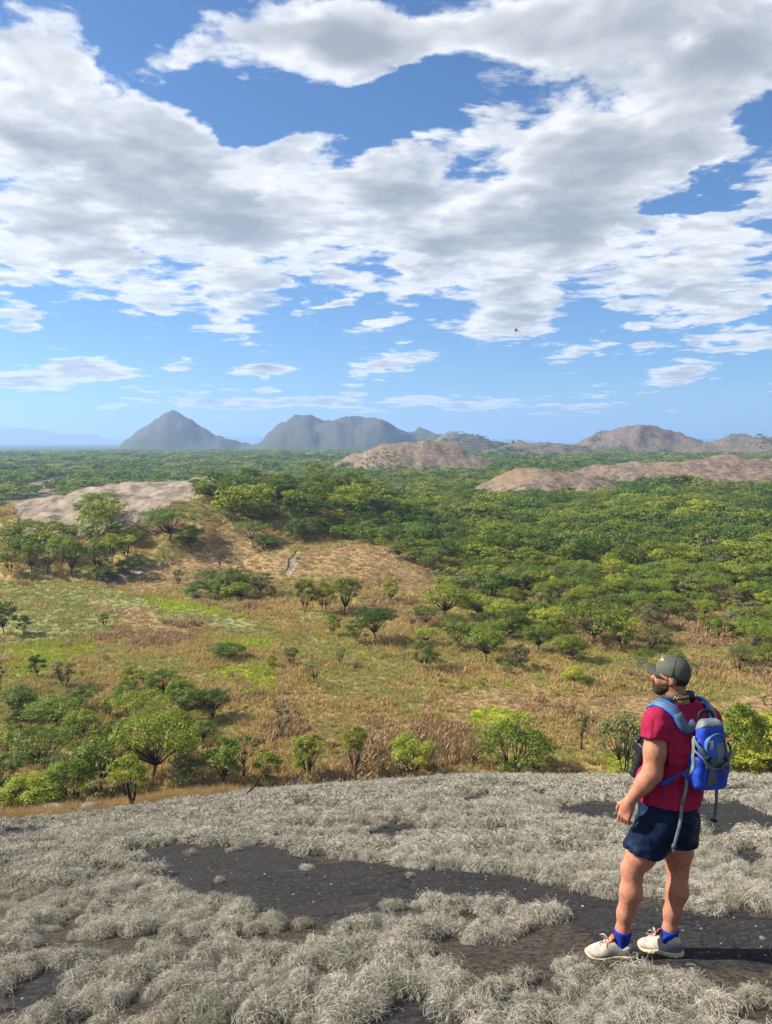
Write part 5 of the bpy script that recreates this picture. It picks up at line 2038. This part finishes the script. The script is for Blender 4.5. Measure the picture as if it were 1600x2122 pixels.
def settle(pts, fn, off, its=12):
    """lay points on a surface"""
    P_ = np.array(pts, np.float32)
    for _ in range(its):
        e = 0.004
        d = fn(P_)
        g = np.stack([fn(P_ + V(e, 0, 0)) - d, fn(P_ + V(0, e, 0)) - d, fn(P_ + V(0, 0, e)) - d], -1) / e
        g /= np.linalg.norm(g, axis=-1, keepdims=True) + 1e-6
        P_ = P_ - g * (d - off)[:, None] * 0.8
    return P_, g


def spline(pts, n):
    pts = np.array(pts, float)
    t = np.linspace(0, len(pts) - 1, n)
    i = np.clip(t.astype(int), 0, len(pts) - 2)
    u = (t - i)[:, None]
    p0, p1, p2, p3 = pts[np.maximum(i - 1, 0)], pts[i], pts[i + 1], pts[np.minimum(i + 2, len(pts) - 1)]
    return 0.5 * (2 * p1 + (p2 - p0) * u + (2 * p0 - 5 * p1 + 4 * p2 - p3) * u ** 2 + (3 * p1 - p0 - 3 * p2 + p3) * u ** 3)


def strip(pts, nrm, width, thick):
    """a flat strap along points; nrm is the way its face looks at each point"""
    pts = np.asarray(pts, float)
    k = len(pts)
    nrm = np.broadcast_to(np.asarray(nrm, float), pts.shape)
    tan = np.gradient(pts, axis=0)
    tan /= np.linalg.norm(tan, axis=1, keepdims=True) + 1e-9
    side = np.cross(tan, nrm)
    side /= np.linalg.norm(side, axis=1, keepdims=True) + 1e-9
    n2 = np.cross(side, tan)
    w = np.broadcast_to(np.asarray(width, float), (k,))[:, None] / 2
    th = thick / 2
    ring = np.stack([pts - side * w * 0.92 + n2 * th, pts + n2 * th * 1.25, pts + side * w * 0.92 + n2 * th, pts + side * w, pts + side * w * 0.92 - n2 * th, pts - side * w * 0.92 - n2 * th, pts - side * w], 1)
    m_ = ring.shape[1]
    f = []
    for i in range(k - 1):
        for j in range(m_):
            f.append((i * m_ + j, (i + 1) * m_ + j, (i + 1) * m_ + (j + 1) % m_, i * m_ + (j + 1) % m_))
    f.append(tuple(range(m_)))
    f.append(tuple(range((k - 1) * m_, k * m_))[::-1])
    return ring.reshape(-1, 3), f


on_back = lambda p: smin(torso(p, 0.014), rcone(p, sh_l, sh_l + ua_l * 0.05, 0.09, 0.09), 0.03)
# shoulder straps: from the pack's top over each shoulder and down the chest, then back under the arm
for sgn, s_ in ((-1, sh_l), (1, sh_r)):
    a0 = pc + PM @ V(sgn * 0.065, -0.055, 0.155)
    fr = chest + FWD * 0.20 + RIGHT * sgn * 0.115
    rough = [a0, chest - FWD * 0.11 + RIGHT * sgn * 0.105 + V(0, 0, 0.14), chest + RIGHT * sgn * 0.135 + V(0, 0, 0.20), chest + FWD * 0.11 + RIGHT * sgn * 0.130 + V(0, 0, 0.14),
             fr + V(0, 0, 0.0), fr + V(0, 0, -0.10) + RIGHT * sgn * 0.02]
    P_, g_ = settle(spline(rough, 34), lambda p: torso(p, 0.016), 0.011)
    P_[:3] = P_[:3] * 0.4 + 0.6 * np.array(spline(rough, 34)[:3])
    v_, f_ = strip(P_, g_, 0.062, 0.014)
    st_ = piece('shoulder_strap', v_, f_, SKYBLUE, pack)
    v_, f_ = strip(P_ + g_ * 0.008, g_, 0.030, 0.006)
    piece('webbing', v_, f_, SLATE, st_)
    v_, f_ = strip(P_[:12] + g_[:12] * 0.010, g_[:12], 0.052, 0.006)
    piece('strap_pad', v_, f_, SLATE if sgn < 0 else GREY, st_)
    for k in (17, 20):
        q = P_[k] + g_[k] * 0.013
        sd = unit(np.cross(unit(P_[k + 1] - P_[k - 1]), g_[k]))
        v_, f_ = strip([q - sd * 0.03, q, q + sd * 0.03], g_[k], 0.012, 0.006)
        piece('buckle', v_, f_, BLACK_M, st_)
    # lower strap back to the pack
    low = [P_[-1], chest * 0.75 + pelvis * 0.25 + RIGHT * sgn * 0.21 + FWD * 0.07, chest * 0.62 + pelvis * 0.38 + RIGHT * sgn * 0.19 - FWD * 0.08, pc + PM @ V(sgn * 0.092, -0.06, -0.115)]
    Q_, h_ = settle(spline(low, 22), lambda p: torso(p, 0.018), 0.006)
    Q_[-3:] = spline(low, 22)[-3:]
    v_, f_ = strip(Q_, h_, 0.026, 0.004)
    piece('lower_strap', v_, f_, BLUE if sgn < 0 else BLACK_M, pack)
    tri = [pc + PM @ V(sgn * 0.092, -0.02, -0.14), pc + PM @ V(sgn * 0.118, -0.055, -0.115), pc + PM @ V(sgn * 0.104, -0.05, -0.10)]
    v_, f_ = strip([tri[0], (tri[0] + tri[1]) / 2 + RIGHT * sgn * 0.004, tri[1]], BACK, 0.05, 0.006)
    piece('strap_anchor', v_, f_, BLUE, pack)
    # the loose belt end hanging down
    t0 = pc + PM @ V(sgn * 0.102, -0.045, -0.105)
    if sgn < 0:
        drop = [t0, t0 + V(-0.006, -0.018, -0.10), t0 + V(-0.030, -0.030, -0.19), t0 + V(-0.050, -0.058, -0.29), t0 + V(-0.070, -0.060, -0.38), t0 + V(-0.080, -0.055, -0.44), t0 + V(-0.068, -0.055, -0.47)]
    else:
        t0 = pc + PM @ V(0.075, -0.03, -0.178)
        drop = [t0, t0 + V(0.004, -0.01, -0.10), t0 + V(0.002, -0.008, -0.18), t0 + V(-0.006, -0.01, -0.245)]
    D_ = spline(drop, 30)
    v_, f_ = strip(D_, unit(V(-0.35, -0.9, 0.15)), 0.017 if sgn < 0 else 0.016, 0.002)
    piece('hanging_strap', v_, f_, GREY if sgn < 0 else SLATE, pack)
    if sgn < 0:
        for k in (8, 22):
            v_, f_ = strip(D_[k:k + 3], unit(V(-0.35, -0.9, 0.15)), 0.024, 0.006)
            piece('buckle', v_, f_, SLATE, pack)
    else:
        v_, f_ = strip(D_[-4:], unit(V(-0.35, -0.9, 0.15)), 0.036, 0.010)
        piece('buckle', v_, f_, BLACK_M, pack)

outer = lambda p: np.minimum(main_sdf(p, 0.016), lower_pocket(p))


def on_pack(pts, n, off=0.004, fn=None):
    return settle(spline([pc + PM @ V(q[0] * 0.77, q[1] * 0.85, q[2]) for q in pts], n), fn or outer, off)


# piping round the front pocket and along the lower pocket's mouth
arc = [(-0.078, 0.12, -0.05), (-0.078, 0.12, 0.03), (-0.066, 0.10, 0.100), (-0.035, 0.09, 0.132), (0, 0.09, 0.142), (0.035, 0.09, 0.132), (0.066, 0.10, 0.100), (0.078, 0.12, 0.03), (0.078, 0.12, -0.05)]
P_, g_ = on_pack(arc, 40, 0.003)
v_, f_ = tube(P_, [0.0055] * 40, 6)
piece('piping', v_, f_, SLATE, pack)
mouth = [(-0.128, 0.02, 0.035), (-0.10, 0.08, 0.002), (-0.06, 0.10, -0.036), (0, 0.10, -0.055), (0.06, 0.10, -0.036), (0.10, 0.08, 0.002), (0.128, 0.02, 0.035)]
P_, g_ = on_pack(mouth, 30, 0.004)
v_, f_ = tube(P_, [0.0065] * 30, 7)
piece('piping', v_, f_, GREY, pack)
# grey patch on the front pocket, daisy chain of cord across the middle, slanting compression straps
P_, g_ = on_pack([(0.028, 0.12, 0.105), (0.030, 0.12, 0.06), (0.030, 0.12, 0.0), (0.028, 0.12, -0.05)], 14, 0.002)
v_, f_ = strip(P_, g_, 0.044, 0.004)
piece('grey_panel', v_, f_, GREY, pack)
P_, g_ = on_pack([(-0.03, 0.12, 0.02), (-0.035, 0.12, -0.04), (-0.03, 0.12, -0.10), (-0.02, 0.12, -0.15)], 14, 0.003)
v_, f_ = strip(P_, g_, np.linspace(0.01, 0.07, 14), 0.004)
piece('grey_panel', v_, f_, SLATE, pack)
for path in ([(-0.125, 0.0, 0.085), (-0.10, 0.07, 0.04), (-0.05, 0.12, 0.0), (0.0, 0.12, -0.045)], [(0.125, 0.0, 0.055), (0.09, 0.07, 0.02), (0.05, 0.12, -0.01), (0.0, 0.12, -0.045)],
             [(-0.02, 0.12, 0.015), (0.02, 0.12, -0.03), (0.07, 0.11, -0.075)]):
    P_, g_ = on_pack(path, 18, 0.005)
    v_, f_ = strip(P_, g_, 0.020, 0.004)
    cs_ = piece('compression_strap', v_, f_, SLATE, pack)
    v_, f_ = strip(P_[8:11] + g_[8:11] * 0.005, g_[8:11], 0.030, 0.010)
    piece('buckle', v_, f_, BLACK_M, cs_)
# side compression strap on the near side
P_, g_ = on_pack([(-0.14, -0.03, 0.10), (-0.145, 0.0, 0.02), (-0.13, 0.02, -0.06), (-0.14, -0.03, -0.13)], 18, 0.004, lambda p: main_sdf(p, 0.010))
v_, f_ = strip(P_, g_, 0.030, 0.005)
piece('side_strap', v_, f_, GREY, pack)
# zip pulls and the haul loop
for q in ((-0.052, 0.12, 0.112), (-0.040, 0.12, 0.118)):
    P_, g_ = on_pack([q, (q[0] + 0.008, q[1], q[2] - 0.022), (q[0] + 0.004, q[1], q[2] - 0.045)], 6, 0.008)
    v_, f_ = tube(P_, [0.0028] * 6, 5)
    piece('zip_pull', v_, f_, WHITE_M, pack)
lp = spline([pc + PM @ V(-0.045, -0.052, 0.172), pc + PM @ V(-0.035, -0.065, 0.21), pc + PM @ V(0.0, -0.068, 0.222), pc + PM @ V(0.035, -0.065, 0.21), pc + PM @ V(0.045, -0.052, 0.172)], 16)
v_, f_ = strip(lp, PB_, 0.020, 0.006)
piece('haul_loop', v_, f_, BLACK_M, pack)
lp = spline([pc + PM @ V(0.075, 0.03, -0.165), pc + PM @ V(0.100, 0.05, -0.195), pc + PM @ V(0.088, 0.055, -0.205), pc + PM @ V(0.07, 0.035, -0.17)], 10)
v_, f_ = tube(lp, [0.003] * 10, 5)
piece('gear_loop', v_, f_, WHITE_M, pack)

# ------------------------------------------------------------------ the camera on its neck strap
kit = put('hanging_camera', None, label='black camera with long lens hanging from a lettered neck strap on the man', cat='camera', loc=tuple(float(q) for q in O))
body_c = chest + FWD * 0.190 - RIGHT * 0.088 + V(0, 0, -0.09)
black_gloss, b = material('black_camera_plastic')
S.put(b.inputs['Base Color'], mix(noise(S(node('ShaderNodeTexCoord').outputs['Object']), 300.0, 2, 0.5).ramp(0.3, 0.7), (0.010, 0.010, 0.012), (0.024, 0.026, 0.03)))
b.inputs['Roughness'].default_value = 0.45
ldir = unit(V(0, 0, -1) + FWD * 0.35)


def cam_body(p):
    M = np.stack([RIGHT, unit(np.cross(ldir, RIGHT)), ldir], 1)
    d = rbox(p, body_c, (0.066, 0.047, 0.036), 0.014, M)
    d = smin(d, rbox(p, body_c + RIGHT * 0.05 + ldir * 0.018, (0.02, 0.045, 0.04), 0.014, M), 0.01)
    return smin(d, rbox(p, body_c - M[:, 1] * 0.045, (0.027, 0.026, 0.030), 0.012, M), 0.012)


P_, F_ = surface_net(cam_body, body_c - 0.13, body_c + 0.13, 0.005, 1)
piece('camera_body', P_, F_, black_gloss, kit)
l0 = body_c + ldir * 0.03
prof = [(0.0, 0.031), (0.02, 0.031), (0.022, 0.034), (0.075, 0.034), (0.077, 0.031), (0.085, 0.031), (0.087, 0.035), (0.150, 0.035), (0.152, 0.037), (0.185, 0.040), (0.187, 0.036)]
v_, f_ = tube([l0 + ldir * t for t, _ in prof], [r for _, r in prof], 20)
lens = piece('lens', v_, f_, black_gloss, kit, False)
for t in (0.05, 0.12):
    v_, f_ = tube([l0 + ldir * (t - 0.012), l0 + ldir * t, l0 + ldir * (t + 0.012)], [0.0365] * 3, 20)
    piece('grip_ring', v_, f_, BLACK_M, lens, False)
# neck strap: round the nape and down the chest
nape_c = neck + V(0, 0, 0.030) - FWD * 0.006
ring_pts = []
for a in np.linspace(-2.35, 2.35, 40):
    d_ = -FWD * math.cos(a) + RIGHT * math.sin(a)
    ring_pts.append(nape_c + V(float(d_[0]), float(d_[1]), 0) * (0.083 + 0.006 * abs(math.sin(a))) + V(0, 0, 0.024 * math.cos(a) - 0.006))
ring_pts = np.array(ring_pts)
rn = ring_pts - nape_c
rn[:, 2] = 0.02
v_, f_ = strip(ring_pts, rn, 0.036, 0.004)
strap = piece('neck_strap', v_, f_, BLACK_M, kit)
for end, sgn in ((0, -1), (-1, 1)):
    dn = spline([ring_pts[end], chest + FWD * 0.155 + RIGHT * (sgn * 0.06) + V(0, 0, 0.10), body_c + RIGHT * sgn * 0.062 + V(0, 0, 0.03)], 14)
    v_, f_ = strip(dn, FWD, 0.020, 0.003)
    piece('strap_end', v_, f_, BLACK_M, kit)
# lettering on the nape
letter_m, b = material('strap_lettering')
b.inputs['Base Color'].default_value = (0.75, 0.62, 0.22, 1)
fc_ = bpy.data.curves.new('lettering', 'FONT')
fc_.body = 'Nikon'
fc_.size = 0.030
fc_.shear = 0.25
fc_.extrude = 0.0006
fc_.align_x = 'CENTER'
fc_.align_y = 'CENTER'
tmp = bpy.data.objects.new('lettering', fc_)
COL.objects.link(tmp)
me_ = bpy.data.meshes.new_from_object(tmp.evaluated_get(bpy.context.evaluated_depsgraph_get()))
bpy.data.objects.remove(tmp)
for vtx in me_.vertices:
    s_ = vtx.co.x * 1.12
    a = -0.62 + s_ / 0.085                               # towards the left shoulder, where the viewer sees it
    d_ = -FWD * math.cos(a) + RIGHT * math.sin(a)
    base = nape_c + V(float(d_[0]), float(d_[1]), 0) * (0.083 + 0.006 * abs(math.sin(a)) + 0.0034 + vtx.co.z) + V(0, 0, 0.024 * math.cos(a) - 0.006)
    q = base + V(0, 0, 1) * vtx.co.y
    vtx.co = tuple(float(w) for w in q)
me_.materials.clear()
me_.materials.append(letter_m)
put('lettering', me_, parent=strap)

# ------------------------------------------------------------------ tall dry grass and low growth on the valley floor
def clump_mesh(name, seed, n, spread, tall, wide, mat, droop=0.35):
    g = np.random.default_rng(seed)
    a = g.uniform(0, 2 * np.pi, n)
    r = np.sqrt(g.uniform(0, 1, n)) * spread
    root = np.stack([r * np.cos(a), r * np.sin(a), np.full(n, -0.05)], -1)
    L = tall * g.uniform(0.45, 1.1, n)[:, None, None]
    t = np.linspace(0, 1, 3)[None, :, None]
    lean = g.normal(0, droop, (n, 1, 2))
    pts = np.concatenate([root[:, None, :2] + lean * L * t ** 1.5, root[:, None, 2:] + L * t], -1)
    me = curves_data(name, pts, wide * np.array([0.8, 1.0, 0.35]))
    me.materials.append(mat)
    return me


def growth_mat(name, c1, c2, trans=0.3):
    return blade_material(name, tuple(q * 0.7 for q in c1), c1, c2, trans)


GROW = [
    growth_mat('straw_growth', (0.529, 0.385, 0.149), (0.437, 0.333, 0.132)),
    growth_mat('brown_growth', (0.425, 0.287, 0.144), (0.345, 0.241, 0.127)),
    growth_mat('olive_growth', (0.402, 0.368, 0.109), (0.322, 0.316, 0.086)),
    growth_mat('meadow_growth', (0.31, 0.305, 0.10), (0.25, 0.265, 0.088)),
    growth_mat('yellow_green_growth', (0.414, 0.437, 0.052), (0.322, 0.380, 0.046)),
    growth_mat('orange_growth', (0.40, 0.275, 0.135), (0.34, 0.235, 0.115)),
]


def valley_growth():
    g = np.random.default_rng(21)
    protos = []
    for k, m in enumerate(GROW):
        tall = (0.75, 0.9, 0.8, 0.55, 0.75, 0.6)[k]
        for q in range(2):
            protos.append(source('growth', clump_mesh('growth', 300 + 10 * k + q, 34, 0.75, tall, 0.045 if k != 1 else 0.075, m)))
    P, I, SC, RT = [], [], [], []
    for r0, r1, step in ((70, 190, 1.05), (190, 420, 1.7)):
        x, y = jitter_grid(-0.58 * r1, 0.58 * r1, r0 * 0.9, r1, step, g)
        r = np.hypot(x, y)
        k = (r > r0) & (r < r1) & (np.abs(x) < 0.56 * y + 8)
        x, y, r = x[k], y[k], r[k]
        z = height(x, y)
        slab = z > -1.6 - 0.334 * 62 - 0.00242 * 62 * 62
        rocky = np.zeros(x.shape, bool)
        for q, Pq in enumerate(GREYROCK):
            rocky |= wobbly(Pq, x, y, 14, 7, q)
        k = ~rocky & ~(slab & (r < 80))
        x, y, z, r = x[k], y[k], z[k], r[k]
        u = g.uniform(0, 1, x.shape)
        f1, f2 = fbm(x / 26, y / 26, 4, 161), fbm(x / 9, y / 9, 3, 163)
        kind = np.where(f1 + 0.4 * f2 > 0.24, 1, np.where(f2 + 0.5 * f1 < -0.12, 2, 0))
        kind = np.where(u < 0.10, g.integers(0, 3, x.shape), kind)
        kind = np.where(wobbly(MEADOW, x, y, 18, 9), np.where(u < 0.12, 0, 3), kind)
        for q, Pq in enumerate(ORANGE):
            kind = np.where(wobbly(Pq, x, y, 15, 9, q) & (u < 0.9), 5, kind)
        for q, Pq in enumerate(YELLOW):
            kind = np.where(wobbly(Pq, x, y, 7, 5, q) & (u < 0.8), 4, kind)
        s = g.uniform(0.6, 1.25, x.shape) * (1.0 if r0 < 100 else 1.35) * (1 + 0.6 * f2)
        hgt = s * g.uniform(0.7, 1.2, x.shape) * np.where(kind == 5, 0.55, np.where(kind == 3, 0.8, 1.0))
        P.append(np.stack([x, y, z], -1))
        I.append(kind * 2 + g.integers(0, 2, x.shape))
        SC.append(np.stack([s, s, hgt], -1))
        RT.append(np.stack([0 * x, 0 * x, g.uniform(0, 6.28, x.shape)], -1))
    P, I, SC, RT = (np.concatenate(q) for q in (P, I, SC, RT))
    scatter('valley_grass', 'dry brown, straw and yellow-green grass over the valley floor', P, protos, I, SC, RT)


valley_growth()

# ------------------------------------------------------------------ boulders, dead wood, pebbles at the slab's edge
stone_m, b = material('lichen_stone')
P3 = here()
n1, n2 = noise(P3, 3.0, 6, 0.65), noise(P3, 30.0, 4, 0.6)
S.put(b.inputs['Base Color'], mix((n1 * 0.7 + n2 * 0.3).ramp(0.35, 0.65), (0.10, 0.085, 0.08), (0.34, 0.31, 0.29)))
bump(b, n1 + n2 * 0.3, 0.8, 0.08)
dead_m = bark_material('charred_wood', (0.010, 0.009, 0.009), (0.045, 0.038, 0.034))
grey_wood = bark_material('weathered_wood', (0.13, 0.115, 0.10), (0.30, 0.27, 0.24))


def boulder(px, py, wpx, hpx, seed, label):
    p = at(px, py)
    dep = p.y
    rx, rz = wpx * dep / FPX / 2, hpx * dep / FPX
    g = np.random.default_rng(seed)
    v, f = ball(np.zeros(3), (1, 1, 1), np.eye(3), 28, 18)
    k = 1 + 0.34 * np.array([float(noise3(q[None] * 1.6 + seed, seed)[0]) for q in v]) + 0.12 * np.array([float(noise3(q[None] * 4.0 + seed, seed + 3)[0]) for q in v])
    v = v * k[:, None]
    # flat joint faces as in split granite
    for _ in range(7):
        n_ = g.normal(0, 1, 3)
        n_ /= np.linalg.norm(n_)
        d = v @ n_
        v = v - np.maximum(d - 0.72, 0)[:, None] * n_ * 0.9
    v = v * (rx, rx * 0.8, rz * 0.75) + (0, 0, rz * 0.25)
    put('boulder', mesh_from('boulder', v, f, stone_m), label=label, cat='boulder', loc=p)


boulder(188, 1684, 46, 22, 3, 'pale grey boulder in the orange grass left of the black stump')
boulder(105, 1690, 66, 22, 5, 'low wide grey boulder in the orange grass near the left edge')
boulder(620, 1626, 60, 12, 8, 'low dark boulder on the slab brow under the vase-shaped tree')


def dead(name, label, px, py, paths, mat, cat):
    """paths: lists of (dx, dy, thickness) in pixels from the foot"""
    p = at(px, py)
    k = p.y / FPX
    parts = []
    for path in paths:
        pts = spline([V(q[0] * k, (0.1 * q[0] - 0.05 * q[1]) * k, -q[1] * k) for q in path], 3 * len(path))
        rr = np.interp(np.linspace(0, len(path) - 1, 3 * len(path)), range(len(path)), [q[2] * k / 2 for q in path])
        parts.append(tube(pts + np.random.default_rng(len(parts)).normal(0, 0.004, pts.shape), rr, 7))
    root = put(name, None, label=label, cat=cat, loc=p)
    v, f = parts[0]
    put('stem', mesh_from('stem', v, f, mat), parent=root)
    for v, f in parts[1:]:
        put('limb', mesh_from('limb', v, f, mat), parent=root)


dead('burnt_stump', 'black burnt stump with forked limbs at the edge of the slab', 276, 1678,
     [[(0, 4, 11), (-3, -18, 9), (-9, -38, 7), (-11, -62, 4)], [(-3, -14, 7), (3, -28, 5), (6, -44, 4), (5, -58, 2)], [(-8, -36, 4), (-14, -40, 3), (-17, -36, 2)]], dead_m, 'stump')
dead('leaning_branch', 'dead grey-black branch leaning over the slab brow', 507, 1652,
     [[(0, 2, 5), (10, -12, 5), (22, -26, 4), (34, -42, 2.5), (42, -54, 1.5)], [(20, -24, 3), (30, -26, 2.5), (38, -24, 1.5)], [(8, -6, 2.5), (18, -4, 2), (27, 0, 1.5)]], dead_m, 'branch')
dead('dead_stick', 'short dead stick poking out of the silver grass', 481, 1668, [[(0, 2, 3), (-3, -8, 2.5), (-5, -17, 2)], [(-2, -6, 1.5), (2, -11, 1)]], dead_m, 'stick')
dead('fallen_branch', 'pale fallen branch lying in the orange grass by the boulder', 168, 1690, [[(0, 0, 3), (12, -3, 3), (26, 1, 2)], [(10, -2, 2), (18, -9, 1.5)], [(-2, 0, 2), (-12, -12, 2), (-20, -20, 1)]], grey_wood, 'branch')


def pebbles():
    g = np.random.default_rng(31)
    protos = []
    for q in range(3):
        v, f = ball(np.zeros(3), (1, 1, 0.6), np.eye(3), 8, 5)
        v = v * (1 + 0.3 * g.uniform(-1, 1, (len(v), 1)))
        m = [stone_m, WHITE_STONE, dead_m][q]
        protos.append(source('pebble', mesh_from('pebble', v, f, m, False)))
    n = 1800
    y = np.sqrt(g.uniform(2.6 ** 2, 11 ** 2, n))
    x = g.uniform(-0.6, 0.6, n) * y
    z = height(x, y)
    s = 0.003 + 0.008 * g.uniform(0, 1, n) ** 3
    idx = g.choice([0, 0, 0, 0, 0, 0, 0, 1, 2, 2, 2, 2, 2, 2], n)
    scatter('pebbles', 'loose pebbles and grit on the dark rock between the tussocks', np.stack([x, y, z + s * 0.2], -1), protos, idx, np.stack([s, s, s], -1), np.stack([0 * x, 0 * x, g.uniform(0, 6, n)], -1))


WHITE_STONE, b = material('white_quartz')
S.put(b.inputs['Base Color'], mix(noise(here(), 40.0, 3, 0.6), (0.22, 0.20, 0.18), (0.40, 0.38, 0.36)))
pebbles()


# ------------------------------------------------------------------ a swift overhead
def bird():
    p = spot(1070, 684, 45.0)
    k = 45.0 / FPX
    ax = unit(V(-7, 0, 3.5)); side = V(0, 1, 0)
    parts = []
    body = [(-4.2, 0.2), (-3.6, 0.75), (-2.2, 1.25), (0, 1.35), (2.4, 1.0), (4.2, 0.5), (5.4, 0.15)]
    parts.append(tube([-ax * t * k for t, _ in body], [r * k for _, r in body], 10))
    # two curved wings and a forked tail grow out of the body
    for wing in ([(-1.2, 0.2), (0.2, 2.0), (2.6, 4.4), (5.4, 6.0)], [(-1.4, -0.3), (-1.8, -2.6), (-1.9, -4.6), (-1.6, -6.4)]):
        pts = spline([V(x, 0.6 * i, z) * k for i, (x, z) in enumerate(wing)], 9)
        parts.append(strip(pts, unit(V(0.25, 1, 0.15)), np.linspace(2.0, 0.4, 9) * k, 0.35 * k))
    for t in ((4.6, -3.4), (5.6, -3.6)):
        parts.append(strip(spline([-ax * 4.0 * k, V(t[0], 0, t[1]) * k], 4), unit(V(0.2, 1, 0)), np.linspace(1.0, 0.4, 4) * k, 0.25 * k))
    v, f = merge(parts)
    m, b = material('black_feathers')
    S.put(b.inputs['Base Color'], mix(noise(here(), 60.0, 2, 0.5), (0.008, 0.008, 0.010), (0.02, 0.02, 0.024)))
    put('bird', mesh_from('bird', v, f, m), label='small dark swift in flight under the clouds', cat='bird', loc=tuple(float(q) for q in p))


bird()
